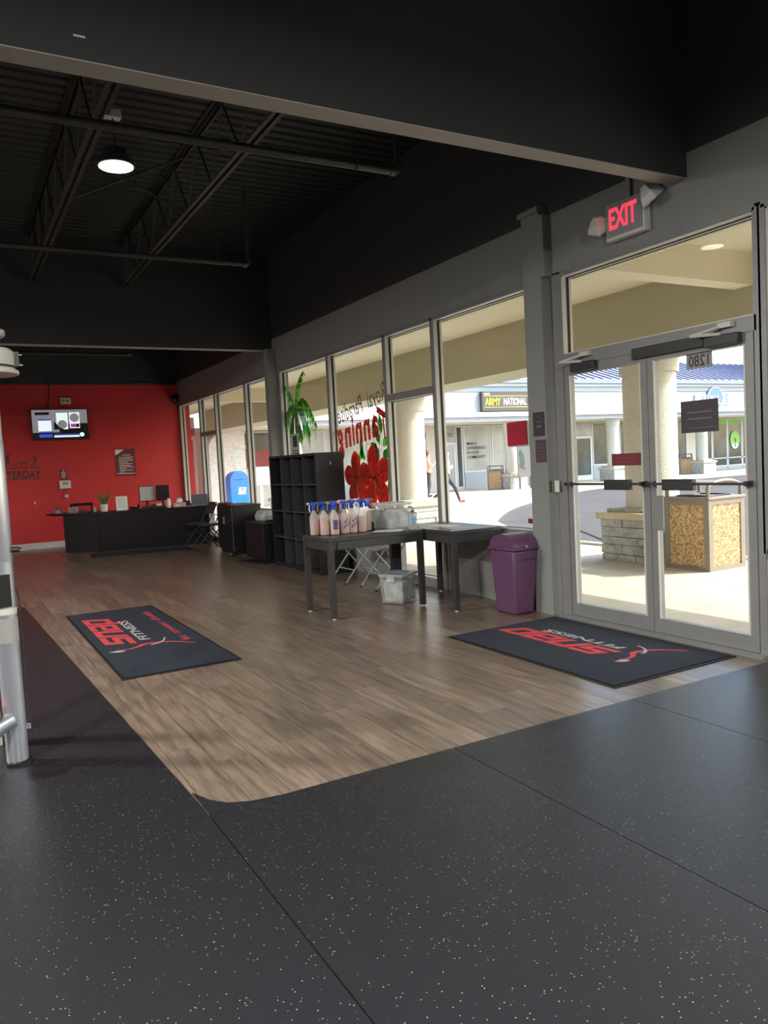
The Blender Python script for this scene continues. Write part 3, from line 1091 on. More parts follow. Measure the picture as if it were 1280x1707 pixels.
for a, b in ((35.0, 36.2), (36.25, 37.45), (37.5, 38.7), (38.75, 40.2), (40.25, 41.7), (41.75, 43.2)):
    w = wwin(a, b, .20, 2.78)
    wp('mid_rail', MB().box(a, b, WY - .05, WY - .001, .62, .67), 'wing_frame', w)
    wp('green_valance', MB().box(a + .05, b - .05, WY - .036, WY - .002, 2.52, 2.74), 'tree_green', w)
# corner shopfront, red reflection put into its wall colour
CS = root('corner_shopfront', 'reflection tinted corner shopfront with red framed glass at the end of the walkway', 'building', (6.4, 27.5, 0))
obj('wall', MB().box(-1.6, 1.4, 0, .3, 0, 3.35), 'shop_pink', CS)
for a in (-1.4, -.45, .5):
    f = obj('window', MB().box(a, a + .06, -.05, -.001, .5, 2.55).box(a + .74, a + .8, -.05, -.001, .5, 2.55).box(a + .06, a + .74, -.05, -.001, .5, .57).box(a + .06, a + .74, -.05, -.001, 2.48, 2.55), 'shop_red', CS)
    obj('pane', MB().box(a + .06, a + .74, -.03, -.002, .57, 2.48), 'wing_glass', f)
obj('red_header', MB().box(-1.6, 1.4, -.03, -.001, 2.7, 2.95), 'shop_red', CS)
# rough white stone pier with rounded shoulder
ST = MB()
arc = [(0.0, 0), (0.0, 2.2)] + [(.75 - .75 * math.cos(a), 2.2 + .6 * math.sin(a)) for a in [PI / 2 * i / 8 for i in range(9)]] + [(1.35, 2.8), (1.35, 0)]
ST.prism(arc, 0, .5, Matrix(((1, 0, 0, 0), (0, 0, 1, 0), (0, 1, 0, 0), (0, 0, 0, 1))))
tag(obj('stone_pier', ST, 'rough_white_stone', None, (8.12, 27.0, 0)), 'rough white stone pier with rounded shoulder behind the blue mailbox', 'pier')
w = root('display_window', 'dark red display window on the far shops beside the stone pier', 'window', (10.3, WY - .06, 1.35))
obj('frame', MB().box(-.62, .62, -.04, .05, 0, .07).box(-.62, .62, -.04, .05, 1.4, 1.47).box(-.62, -.55, -.04, .05, .07, 1.4).box(.55, .62, -.04, .05, .07, 1.4), 'stone_cap', w)
obj('pane', MB().box(-.55, .55, -.01, .03, .07, 1.4), 'wing_glass', w)
obj('blind', MB().box(-.55, .55, -.02, -.011, .07, .75), 'shop_red', w)

# mailbox
mbx = root('mailbox', 'blue street mailbox with rounded top outside the far windows', 'mailbox', (8.1, 24.1, 0))
pr = [(-.30, .0), (-.30, .95)] + [(.30 * math.sin(a), .95 + .30 * math.cos(a)) for a in [-PI / 2 + PI * i / 14 for i in range(15)]] + [(.30, 0)]
obj('body', MB().prism([(x, z + .12) for x, z in pr], -.27, .27, Matrix(((1, 0, 0, 0), (0, 0, -1, 0), (0, 1, 0, 0), (0, 0, 0, 1)))), 'mail_blue', mbx)
for sx in (-1, 1):
    for sy in (-1, 1):
        obj('leg', MB().box(sx * .26 - .03, sx * .26 + .03, sy * .23 - .03, sy * .23 + .03, 0, .13), 'mail_blue', mbx)
lg = obj('emblem', MB().prism([(-.13, -.10), (.11, -.10), (.15, .12), (-.09, .12)], 0, .004), 'sign_white', mbx)
frame(lg, (.06, -.276, .72), (1, 0, 0), (0, 0, 1))
obj('emblem_mark', MB().prism([(-.09, -.02), (.02, .03), (.12, .09), (-.07, .09), (-.02, .05)], .004, .006), 'sign_blue', lg)
obj('pull_handle', MB().tube([(-.14, -.29, 1.12), (.14, -.29, 1.12)], .014, 6), 'mail_blue', mbx)
# white notice board on post near it
nb = root('notice_board', 'white sign board on a white post outside the far windows', 'sign', (8.15, 22.0, 0))
obj('board', MB().box(-.26, .26, -.02, .02, .92, 1.46), 'wing_trim', nb)
obj('post', MB().box(-.05, .05, .02, .10, 0, 1.4), 'wing_trim', nb)
obj('notice', MB().box(-.2, .2, -.024, -.021, .98, 1.4), 'paper_grey', nb)

# signs on the wing
sg = panel('box_sign', 'dark box sign with yellow and white recruiting lettering on the white fascia', 'sign', (20.55, 25.49, 3.63), (1, 0, 0), (0, 0, 1), 3.2, .78, .16, 'box_sign_dark')
obj('yellow_line', MB().box(-1.5, 1.55, .205, .225, .161, .165), 'sign_yellow', sg)
obj('yellow_line', MB().box(-1.5, 1.55, -.245, -.225, .161, .165), 'sign_yellow', sg)
letters(sg, 'ARMY', -1.06, -.01, .80, .30, 'sign_yellow', .162, bold=.02)
letters(sg, 'NATIONAL', .08, -.01, 1.20, .30, 'sign_white', .162, bold=.02)
letters(sg, 'GUARD', 1.13, -.01, .68, .30, 'sign_white', .162, bold=.02)
letters(sg, 'OHIO', -1.36, .30, .30, .085, 'sign_white', .162, bold=.02)
sg2 = panel('logo_sign', 'round blue logo sign with white letters on the far fascia', 'sign', (33.1, 25.49, 3.62), (1, 0, 0), (0, 0, 1), 2.6, .50, .06, 'wing_trim')
obj('blue_disc', MB().disc((.1, .05, .08), .55, .06, 'z', 28), 'sign_blue', sg2)
obj('white_ring', MB().tube([(.1 + .55 * math.cos(a), .05 + .55 * math.sin(a), .10) for a in [2 * PI * i / 28 for i in range(28)]], .03, 6, closed=True), 'sign_white', sg2)
letters(sg2, 'K L', .12, -.02, .72, .42, 'sign_white', .112, bold=.02)
letters(sg2, '&', -.75, .0, .36, .34, 'sign_blue', .062, bold=.03)
letters(sg2, 'S', 1.02, .05, .3, .46, 'sign_blue', .062, bold=.03)
tl = panel('leaf_emblem', 'round green tree emblem on the distant shop window', 'emblem', (38.1, WY - .055, 1.62), (1, 0, 0), (0, 0, 1), .02, .02, .01, 'tree_green')
obj('green_disc', MB().lathe([(.40, 0), (.40, .012)], 24, sy=1.25), 'tree_green', tl)
obj('white_foot', MB().prism([(-.30, -.34), (0, -.1), (.30, -.34), (.15, -.47), (0, -.5), (-.15, -.47)], .012, .018), 'sign_white', tl)
obj('trunk', MB().box(-.04, .04, -.4, .1, .018, .022), 'print_dark', tl)
wl = panel('window_lettering', 'grey slogan lettering on the recruiting office window', 'lettering', (20.5, WY - .05, 1.72), (1, 0, 0), (0, 0, 1), .02, .02, .004, 'wing_glass_pale')
for i, s in enumerate(('MAKE A', 'DIFFERENCE', 'IN YOUR', 'COMMUNITY')):
    wd = (.55, 1.0, .62, 1.0)[i]
    letters(wl, s, -.52 + wd / 2, .30 - i * .20, wd, .13, 'print_dark', .003, bold=.01)
n2 = panel('door_number', 'grey number 1272 above the recruiting office door', 'lettering', (18.98, WY - .045, 2.42), (1, 0, 0), (0, 0, 1), .02, .02, .002, 'wing_glass_pale')
letters(n2, '1272', 0, 0, .52, .17, 'print_dark', .003)
n3 = panel('vertical_lettering', 'vertical word SCHOOL on the narrow sidelight window', 'lettering', (19.57, WY - .055, 2.2), (1, 0, 0), (0, 0, 1), .02, .02, .002, 'wing_glass_pale')
letters(n3, 'SCHOOL', 0, 0, .85, .16, 'print_dark', .003, rot=PI / 2)
n4 = panel('state_emblem', 'dark state shaped emblem on the recruiting window behind the person', 'emblem', (17.62, WY - .055, 2.25), (1, 0, 0), (0, 0, 1), .02, .02, .002, 'wing_glass_pale')
obj('emblem_shape', MB().prism([(-.2, .25), (.22, .30), (.20, -.02), (.05, -.28), (-.2, -.2)], .002, .006), 'print_dark', n4)
letters(n4, 'OUR', .05, -.45, .3, .1, 'print_dark', .003)
letters(n4, 'TEAM', .05, -.6, .36, .1, 'print_dark', .003, bold=.01)
# poster stand by the wing column
ps = root('poster_stand', 'grey poster board with green leaf print by the far column', 'poster', (20.72, 25.0, 0))
obj('board', MB().box(-.36, .36, -.02, .02, .5, 1.75), 'poster_grey', ps)
obj('leaf_print', MB().prism([(-.3, .9), (-.1, .8), (.0, 1.1), (-.05, 1.4), (-.2, 1.65), (-.32, 1.5), (-.25, 1.2)], .021, .024, Matrix(((1, 0, 0, 0), (0, 0, -1, 0), (0, 1, 0, 0), (0, 0, 0, 1)))), 'dark_green', ps)
obj('red_print', MB().prism([(-.1, .78), (.03, .8), (.02, .92), (-.1, .9)], .024, .026, Matrix(((1, 0, 0, 0), (0, 0, -1, 0), (0, 1, 0, 0), (0, 0, 0, 1)))), 'sign_maroon', ps)
obj('leg', MB().box(-.3, -.26, -.02, .02, 0, .5), 'dark_metal', ps)
obj('leg', MB().box(.26, .3, -.02, .02, 0, .5), 'dark_metal', ps)


# ---- people outside
def person(name, label, loc, rz, joints, bones, radii, mats_fn, mlist, hair_fn, hair_mat):
    me = bpy.data.meshes.new(name)
    keys = list(joints)
    me.from_pydata([joints[k] for k in keys], [(keys.index(a), keys.index(b)) for a, b in bones], [])
    o = bpy.data.objects.new(name, me)
    COL.objects.link(o)
    sk = o.modifiers.new('skin', 'SKIN')
    sk.use_smooth_shade = True
    for i, k in enumerate(keys):
        r = radii[k]
        me.skin_vertices[0].data[i].radius = r if isinstance(r, tuple) else (r, r)
        me.skin_vertices[0].data[i].use_root = (k == 'pelvis')
    sb = o.modifiers.new('sub', 'SUBSURF')
    sb.levels = sb.render_levels = 2
    dg = bpy.context.evaluated_depsgraph_get()
    m2 = bpy.data.meshes.new_from_object(o.evaluated_get(dg))
    bpy.data.objects.remove(o)
    m2.name = name
    m2.materials.clear()
    for q in mlist:
        m2.materials.append(M[q])
    for p in m2.polygons:
        p.material_index = mats_fn(p.center)
        p.use_smooth = True
    o = bpy.data.objects.new(name, m2)
    COL.objects.link(o)
    o.location = loc
    o.rotation_euler = (0, 0, rz)
    tag(o, label, 'person')
    hm = MB()
    hair_fn(hm)
    obj('hair', hm, hair_mat, o)
    return o


def body(pose):
    # facing local -y ; x right
    J = {'pelvis': (0, 0, .92), 'waist': (0, -.01, 1.06), 'chest': (0, 0, 1.26), 'neck': (0, .0, 1.44), 'skull': (0, -.02, 1.53), 'head': (0, -.02, 1.64)}
    R = {'pelvis': (.15, .11), 'waist': (.13, .10), 'chest': (.165, .115), 'neck': .055, 'skull': (.075, .085), 'head': (.07, .082)}
    Bn = [('pelvis', 'waist'), ('waist', 'chest'), ('chest', 'neck'), ('neck', 'skull'), ('skull', 'head')]
    for s, n in ((1, 'l'), (-1, 'r')):
        J['sh' + n] = (s * .17, 0, 1.37); R['sh' + n] = .06
        J['el' + n] = pose['el' + n]; R['el' + n] = .043
        J['wr' + n] = pose['wr' + n]; R['wr' + n] = .032
        J['ha' + n] = pose['ha' + n]; R['ha' + n] = (.036, .02)
        J['hip' + n] = (s * .09, 0, .84); R['hip' + n] = .092
        J['kn' + n] = pose['kn' + n]; R['kn' + n] = .062
        J['an' + n] = pose['an' + n]; R['an' + n] = .042
        J['he' + n] = pose['he' + n]; R['he' + n] = .04
        J['to' + n] = pose['to' + n]; R['to' + n] = (.045, .03)
        Bn += [('chest', 'sh' + n), ('sh' + n, 'el' + n), ('el' + n, 'wr' + n), ('wr' + n, 'ha' + n), ('pelvis', 'hip' + n), ('hip' + n, 'kn' + n), ('kn' + n, 'an' + n), ('an' + n, 'he' + n), ('he' + n, 'to' + n)]
        # fingers and thumb
        hx, hy, hz = pose['ha' + n]
        wx, wy, wz = pose['wr' + n]
        d = Vector((hx - wx, hy - wy, hz - wz)).normalized()
        for fi in range(4):
            off = Vector((-.024 + .016 * fi, 0, 0))
            q = Vector((hx, hy, hz)) + off + d * (.06 + .008 * (fi in (1, 2)))
            J['f%d%s' % (fi, n)] = tuple(q); R['f%d%s' % (fi, n)] = .009
            Bn.append(('ha' + n, 'f%d%s' % (fi, n)))
        q = Vector((hx, hy, hz)) + Vector((-.045 * s, -.02, .0)) + d * .01
        J['th' + n] = tuple(q); R['th' + n] = .010
        Bn.append(('wr' + n, 'th' + n))
    return J, Bn, R


def hair(hm):
    hm.lathe([(.001, .135), (.05, .125), (.085, .08), (.098, .02), (.095, -.05), (.06, -.10), (.001, -.11)], 16, c=(0, .022, 1.645), sx=.92, sy=.92)


# standing person half hidden by the column, arms folded near the face
pose1 = dict(ell=(.25, -.06, 1.10), wrl=(.10, -.25, 1.20), hal=(.03, -.28, 1.28), elr=(-.25, -.06, 1.10), wrr=(-.08, -.24, 1.24), har=(-.02, -.28, 1.33),
             knl=(.10, -.05, .48), anl=(.10, .03, .09), hel=(.10, .05, .045), tol=(.10, -.13, .035),
             knr=(-.10, .02, .48), anr=(-.10, .14, .09), her=(-.10, .16, .045), tor=(-.10, -.02, .035))
J, Bn, R = body(pose1)


def m1(c):
    if c.z < .09: return 3
    if c.z < .93 and abs(c.x) < .22: return 2
    if c.z > 1.43: return 0
    if c.y < -.17: return 0
    return 1


person('person', 'person in orange and white top and dark trousers standing beside the column', (15.75, 24.6, 0.0), 1.15, J, Bn, R, m1, ['skin', 'shirt_orange', 'trousers_dark', 'trousers_dark'], hair, 'hair_brown')
pose2 = dict(ell=(.24, .03, 1.12), wrl=(.13, -.15, 1.14), hal=(.07, -.18, 1.20), elr=(-.24, .03, 1.12), wrr=(-.13, -.14, 1.10), har=(-.06, -.18, 1.15),
             knl=(.09, -.24, .50), anl=(.09, -.36, .12), hel=(.09, -.36, .05), tol=(.09, -.54, .07),
             knr=(-.09, .10, .46), anr=(-.09, .46, .20), her=(-.09, .50, .16), tor=(-.09, .40, .035))
J, Bn, R = body(pose2)


def m2_(c):
    if c.z < .09: return 3
    if c.z < .95 and abs(c.x) < .22: return 2
    if c.z > 1.43: return 0
    if c.y < -.16: return 0
    return 1


person('person', 'person in white top and dark trousers walking in mid stride on the sidewalk', (13.55, 20.1, 0), 1.0, J, Bn, R, m2_, ['skin', 'shirt_white', 'trousers_dark', 'shoe_red'], hair, 'hair_brown')

# ================================================================ SIGNS AND PAINT ON THE GLASS
OUTX = GX + .004   # paint lies on the outer glass face
XD, ZU = (0, 1, 0), (0, 0, 1)      # seen from outside reading runs towards +Y... local z = +X
IN_X = (0, -1, 0)                  # local x for boards facing the room (local z = -X)


def glass_sign(name, label, y, z, w, h, m, x=None, lines=(), lm='sign_plum_print', tilt=0.0, cat='sign'):
    o = panel(name, label, cat, (x if x else GX - .005, y, z), Vector((0, -math.cos(tilt), math.sin(tilt))), Vector((0, math.sin(tilt), math.cos(tilt))), w, h, .0015, m)
    for (lx, ly, lw, lh) in lines:
        obj('print_line', MB().box(lx - lw / 2, lx + lw / 2, ly - lh / 2, ly + lh / 2, .0015, .0022), lm, o)
    return o


glass_sign('paper_notice', 'bright red paper notice taped in the window beside the pilaster', 5.725, 1.618, .285, .22, 'sign_red', lines=[(0, .07 - .028 * i, .17, .004) for i in range(5)], lm='sign_maroon', tilt=.02)
bk = panel('paper_backing', 'white sheet showing round the edge of the red paper notice', 'paper', (GX + .0035, 5.715, 1.612), (0, 1, 0), (0, 0, 1), .30, .238, .001, 'paper')
nn = panel('street_number', 'grey number plate reading 1280 in mirror writing on the door glass', 'sign', (4.629, 3.66, 2.008), (0, 1, 0), (0, 0, 1), .205, .105, .0012, 'grey_plastic')
letters(nn, '1280', 0, 0, .165, .078, 'print_dark', .0012, bold=.01)
nb_ = obj('plate_back', MB().box(-.1025, .1025, -.0525, .0525, -.0085, -.0075), 'grey_plastic', nn)
for q in islands(text_mesh('1280', .165, .078, bold=.01)):
    link('letter', q, 'print_dark', nn, (0, 0, -.0092))
glass_sign('door_poster', 'dark plum square sign on the door leaf by the trash receptacle', 3.665, 1.622, .31, .225, 'sign_plum', x=4.6205, lines=[(.0, .03, .21, .010), (.0, -.015, .20, .010), (.02, -.08, .22, .004)])
glass_sign('door_plaque', 'narrow maroon strip sign on the left entrance door', 4.35, 1.338, .30, .095, 'sign_maroon', x=4.6205, lines=[(.0, .012, .2, .007), (.0, -.016, .2, .007)], lm='sign_red')
glass_sign('pilaster_notice', 'upper dark notice taped to the grey pilaster', 5.25, 1.675, .15, .21, 'sign_plum', x=4.5295, lines=[(0, .07, .05, .006), (0, .02, .06, .01), (0, -.02, .07, .02)])
glass_sign('pilaster_notice', 'lower plum notice taped to the grey pilaster', 5.235, 1.44, .14, .20, 'notice_plum', x=4.5295, lines=[(0, .06 - .03 * i, .09, .005) for i in range(5)])
sw_ = root('door_button', 'small pale wall button with green side on the pilaster edge', 'switch', (4.58, 5.095, 1.13))
obj('plate', MB().box(-.012, 0, -.025, .03, -.05, .05), 'white_plastic', sw_, bevel=.003)
obj('green_side', MB().box(-.04, -.022, .05, .085, -.05, .05), 'dark_green', sw_)
glass_sign('menu_card', 'small white card with dark print standing in the palm tree window', 11.02, 1.74, .32, .36, 'paper_grey', lines=[(.0, .06, .16, .17), (0, -.08, .24, .012), (0, -.12, .24, .012), (0, -.15, .24, .012)], lm='print_dark', cat='card')
glass_sign('hours_sticker', 'small reddish sticker low on the window beside the pilaster', 5.55, .80, .12, .045, 'sign_maroon', cat='sticker')


def glass_paint(name, label, cat):
    o = panel(name, label, cat, (OUTX, 0, 0), (0, 1, 0), (0, 0, 1), .0001, .0001, .0001, 'paint_grey')
    return o


def gpoly(parent, name, pts, m, z=0.0):
    return obj(name, MB().prism(pts, z, z + .0006), m, parent)


def stroke(pts, w0, w1):
    """tapered ribbon outline along a 2-D path"""
    L_, R_ = [], []
    n = len(pts)
    for i, p in enumerate(pts):
        a, b = pts[max(i - 1, 0)], pts[min(i + 1, n - 1)]
        d = Vector((b[0] - a[0], b[1] - a[1])).normalized()
        w = (w0 + (w1 - w0) * i / (n - 1)) / 2
        L_.append((p[0] - d.y * w, p[1] + d.x * w))
        R_.append((p[0] + d.y * w, p[1] - d.x * w))
    return L_ + R_[::-1]


def bez(p0, p1, p2, n=8):
    return [((1 - t) ** 2 * p0[0] + 2 * t * (1 - t) * p1[0] + t * t * p2[0], (1 - t) ** 2 * p0[1] + 2 * t * (1 - t) * p1[1] + t * t * p2[1]) for t in [i / n for i in range(n + 1)]]


# palm tree: local x = Y, local y = z   (crown centre about Y 10.97, z 2.28)
palm = root('painted_palm', 'green palm tree painted on the window glass', 'painting', (OUTX, 10.97, 2.28))
pr_root = palm


def pchild(name, pts, m, z=0.0):
    o = obj(name, MB().prism(pts, .004 - z, .0044 - z), m, palm)
    frame(o, (0, 0, 0), (0, 1, 0), (0, 0, 1))
    return o


rnd = random.Random(3)
# fronds: (path, leaflet length, droop) ; x grows away from the entrance
fr = [((0, 0), (-.04, .36), (-.34, .52), .20), ((0, 0), (.10, .26), (.36, .40), .17), ((0, 0), (-.30, .34), (-.70, -.25), .40), ((0, 0), (-.20, .12), (-.48, -.36), .40),
      ((0, 0), (.20, .14), (.40, -.12), .34), ((0, 0), (.10, -.02), (.24, -.36), .38), ((0, 0), (-.06, -.06), (-.20, -.40), .40)]
for i, (a, b, c, ln0) in enumerate(fr):
    sp = bez(a, b, c, 14)
    pchild('frond_spine', stroke(sp, .026, .010), 'palm_light', .0030)
    for j in range(1, 15):
        p, q = sp[j], sp[j - 1]
        d = Vector((p[0] - q[0], p[1] - q[1])).normalized()
        for s in (-1, 1):
            nrm = Vector((-d.y * s, d.x * s))
            if i < 2 and nrm.y > .2:
                continue
            ln = ln0 * (.55 + .45 * math.sin(PI * min(j, 12) / 13)) * rnd.uniform(.8, 1.1)
            if nrm.y > 0:
                ln *= .45
            v = (nrm * .45 + d * .55 + Vector((0, -.75 if i > 1 else -.25))).normalized()
            tip = (p[0] + v.x * ln, p[1] + v.y * ln)
            mid = (p[0] + (nrm.x * .3 + d.x * .5) * ln * .6, p[1] + (nrm.y * .3 + d.y * .5 - .1) * ln * .6)
            pchild('leaflet', stroke(bez(p, mid, tip, 5), .062, .008), rnd.choice(['palm_dark', 'palm_mid', 'palm_mid', 'palm_mid', 'palm_light']), .0006 + .00012 * (j % 14))
pchild('trunk', [(-.035, -.05), (.035, -.05), (.06, -.72), (0.0, -.72)], 'paint_trunk', .0002)
obj('trunk_lower', MB().prism([(-.02, -.72), (.04, -.72), (.05, -1.0), (0, -1.0)], 0, .0006, Matrix(((0, 0, 1, 0), (1, 0, 0, 0), (0, 1, 0, 0), (0, 0, 0, 1)))), 'paint_yellow', palm)

pl = root('painted_script', 'thin grey painted words Royal Paradise seen in reverse on the glass', 'lettering', (OUTX, 8.84, 2.14))
for q in islands(text_mesh('Royal  Paradise', 1.36, .30, bold=-.001, shear=.1)):
    frame(link('letter', q, 'paint_grey', pl), (0, 0, 0), (0, 1, -.16), (0, .16, 1))
tn = root('painted_word', 'red painted word Tanning seen in reverse on the glass', 'lettering', (OUTX, 8.90, 1.80))
for i, (ch, w_, h_, yy, zz) in enumerate((('a', .17, .27, -.42, .06), ('n', .17, .27, -.20, .035), ('n', .17, .27, .02, .01), ('i', .05, .38, .18, .045), ('n', .17, .27, .34, -.03), ('g', .17, .42, .56, -.12))):
    o = link('letter', text_mesh(ch, w_, h_, bold=.035), 'paint_coral', tn)
    frame(o, (0, yy, zz), (0, 1, -.12), (0, .08, 1))

for nm, pts in (('letter_bar', [(-.49, .27), (-.62, .21), (-.76, .15)]), ('letter_stem', [(-.63, .20), (-.64, .05), (-.66, -.10)])):
    w_ = .075 if nm == 'letter_bar' else .035
    o = obj(nm, MB().prism(stroke(pts, w_, w_), 0, .0006), 'paint_coral', tn)
    frame(o, (0, 0, 0), (0, 1, 0), (0, 0, 1))

# hibiscus flowers and leaves
fl = root('painted_flowers', 'big red hibiscus flowers with green leaves painted on the glass', 'painting', (OUTX, 8.75, 1.15))


def fchild(name, pts, m, z=0.0):
    o = obj(name, MB().prism(pts, .004 - z, .0042 - z), m, fl)
    frame(o, (0, 0, 0), (0, 1, 0), (0, 0, 1))
    return o


def petal(cx, cy, ang, ln, w):
    pts = []
    for t in [i / 14 for i in range(15)]:
        pts.append((ln * (t), w * math.sin(PI * t ** .8) * .5))
    pts += [(x, -y) for x, y in pts[-2:0:-1]]
    c, s = math.cos(ang), math.sin(ang)
    return [(cx + x * c - y * s, cy + x * s + y * c) for x, y in pts]


def round_petal(cx, cy, ang, ln, w):
    pts = []
    for t in [i / 16 for i in range(17)]:
        pts.append((ln * t, w * .5 * (math.sin(PI * min(1, t) ** 1.35) ** .62 if 0 < t < 1 else 0)))
    pts += [(x, -y) for x, y in pts[-2:0:-1]]
    c, s_ = math.cos(ang), math.sin(ang)
    return [(cx + x * c - y * s_, cy + x * s_ + y * c) for x, y in pts]


for (cx, cy, k, a0) in ((-.20, .06, .42, 1.45), (.30, .06, .36, 1.5)):
    for i in range(5):
        a = a0 + i * 2 * PI / 5
        z = .001 + i * .00015
        fchild('petal', round_petal(cx, cy, a, k * 1.04, k * .74), 'paint_red_light', z)
        fchild('petal', round_petal(cx, cy, a, k, k * .66), 'paint_red', z + .00007)
        for s in (-.16, 0, .16):
            e = (cx + k * .72 * math.cos(a + s), cy + k * .72 * math.sin(a + s))
            fchild('petal_vein', stroke([(cx + .05 * math.cos(a), cy + .05 * math.sin(a)), e], .02, .006), 'paint_red_light' if s else 'paint_red_dark', z + .0009)
    fchild('flower_heart', petal(cx - .05, cy, 0, .1, .1), 'paint_red_dark', .0025)
    fchild('stamen', stroke(bez((cx, cy), (cx + .03, cy - .12), (cx - .03, cy - .26), 6), .02, .012), 'paint_yellow', .003)
for (cx, cy, a, ln, w) in ((-.32, .28, 1.2, .26, .11), (-.36, .50, 1.1, .22, .10), (-.44, .30, 2.3, .18, .12), (-.44, .46, 2.4, .18, .11), (-.30, .42, .5, .2, .1), (-.22, .62, 1.7, .26, .1), (-.42, .62, 1.4, .26, .1), (.12, .32, 1.5, .32, .09), (.04, .30, .9, .2, .09), (.2, .3, 2.1, .2, .09), (-.52, -.1, 2.2, .3, .16), (-.50, -.25, 3.6, .26, .16), (-.14, -.28, 4.6, .12, .08)):
    fchild('leaf', petal(cx, cy, a, ln, w), random.choice(['palm_dark', 'palm_mid']), .0005)
fchild('stem', stroke(bez((-.3, .22), (-.34, .5), (-.44, .8), 6), .02, .01), 'palm_dark', 0)
fchild('yellow_swirl', stroke(bez((-.12, -.22), (.0, -.16), (.14, -.26), 6), .05, .02), 'paint_yellow', .0035)

# ================================================================ FURNITURE
def table(x0, x1, y0, y1, label):
    t = root('side_table', label, 'table', ((x0 + x1) / 2, (y0 + y1) / 2, 0), group='low black tables')
    a, b = (x1 - x0) / 2, (y1 - y0) / 2
    obj('tabletop', MB().box(-a, a, -b, b, .715, .75), 'table_black', t, bevel=.003)
    obj('apron', MB().box(-a + .05, a - .05, -b + .012, -b + .032, .635, .715), 'table_black', t)
    obj('apron', MB().box(-a + .05, a - .05, b - .032, b - .012, .635, .715), 'table_black', t)
    obj('apron', MB().box(-a + .012, -a + .032, -b + .05, b - .05, .635, .715), 'table_black', t)
    obj('apron', MB().box(a - .032, a - .012, -b + .05, b - .05, .635, .715), 'table_black', t)
    for sx in (-1, 1):
        for sy in (-1, 1):
            lg = obj('leg', MB().taper((sx * (a - .03), sy * (b - .03), 0.012), (.024, .024), (sx * (a - .03), sy * (b - .03), .715), (.026, .026)), 'table_black', t)
            obj('foot_glide', MB().disc((sx * (a - .03), sy * (b - .03), .006), .018, .012, 'z', 10), 'white_plastic', lg)
    return t


t1 = table(2.955, 3.975, 6.345, 6.945, 'black table carrying the spray bottles')
ap_ = [c for c in t1.children if c.name.startswith('tabletop')][0]
obj('drawer_front', MB().box(-.42, -.16, -.306, -.292, .64, .712), 'table_black', t1)
t2 = table(3.985, 4.555, 5.865, 6.965, 'black table against the window behind the purple bin')


# spray bottles
def bottle_meshes():
    body_ = MB().lathe([(.030, 0), (.040, .004), (.042, .012), (.042, .145), (.038, .165), (.025, .19), (.0165, .21), (.0165, .222)], 18).mesh('bottle_body')
    liq = MB().lathe([(.036, .006), (.0395, .014), (.0395, .13), (.001, .131)], 18).mesh('liquid')
    col_ = MB().lathe([(.0185, .214), (.0185, .238), (.014, .242)], 14).mesh('collar')
    head_ = MB().prism([(-.040, .268), (-.034, .282), (.02, .285), (.038, .278), (.038, .262), (.016, .255), (.012, .240), (-.012, .240), (-.016, .258)], -.011, .011, Matrix(((1, 0, 0, 0), (0, 0, 1, 0), (0, 1, 0, 0), (0, 0, 0, 1)))).mesh('spray_head')
    noz = MB().disc((.050, 0, .270), .010, .024, 'x', 10).mesh('nozzle')
    trg = MB().prism([(.030, .258), (.040, .258), (.046, .225), (.038, .196), (.032, .198), (.036, .225)], -.006, .006, Matrix(((1, 0, 0, 0), (0, 0, 1, 0), (0, 1, 0, 0), (0, 0, 0, 1)))).mesh('trigger')
    lab = MB()
    seg = 10
    n = 0
    for k in range(seg + 1):
        a = -2.0 + 1.7 * k / seg - .2
        lab.v += [(.0428 * math.cos(a), .0428 * math.sin(a), .045), (.0428 * math.cos(a), .0428 * math.sin(a), .115)]
    for k in range(seg):
        lab.face([2 * k, 2 * k + 2, 2 * k + 3, 2 * k + 1])
    return body_, liq, col_, head_, noz, trg, lab.mesh('print_label')


BMS = bottle_meshes()
grid_lab = MB()
for i in range(5):
    for ax in range(2):
        for k in range(6):
            a0, a1 = -2.25 + 1.1 * k / 6, -2.25 + 1.1 * (k + 1) / 6
            if ax == 0:
                z0 = .048 + .017 * i
                z1 = z0 + .011
                n = len(grid_lab.v)
                grid_lab.v += [(.0429 * math.cos(a0), .0429 * math.sin(a0), z0), (.0429 * math.cos(a1), .0429 * math.sin(a1), z0), (.0429 * math.cos(a1), .0429 * math.sin(a1), z1), (.0429 * math.cos(a0), .0429 * math.sin(a0), z1)]
                grid_lab.face([n, n + 1, n + 2, n + 3])
for k in range(4):
    a0 = -2.25 + 1.1 * (k + .1) / 4
    a1 = a0 + .16
    n = len(grid_lab.v)
    grid_lab.v += [(.0431 * math.cos(a0), .0431 * math.sin(a0), .048), (.0431 * math.cos(a1), .0431 * math.sin(a1), .048), (.0431 * math.cos(a1), .0431 * math.sin(a1), .127), (.0431 * math.cos(a0), .0431 * math.sin(a0), .127)]
    grid_lab.face([n, n + 1, n + 2, n + 3])
GRID = grid_lab.mesh('print_grid')
txt_lab = text_mesh('CLEAN', .055, .014)


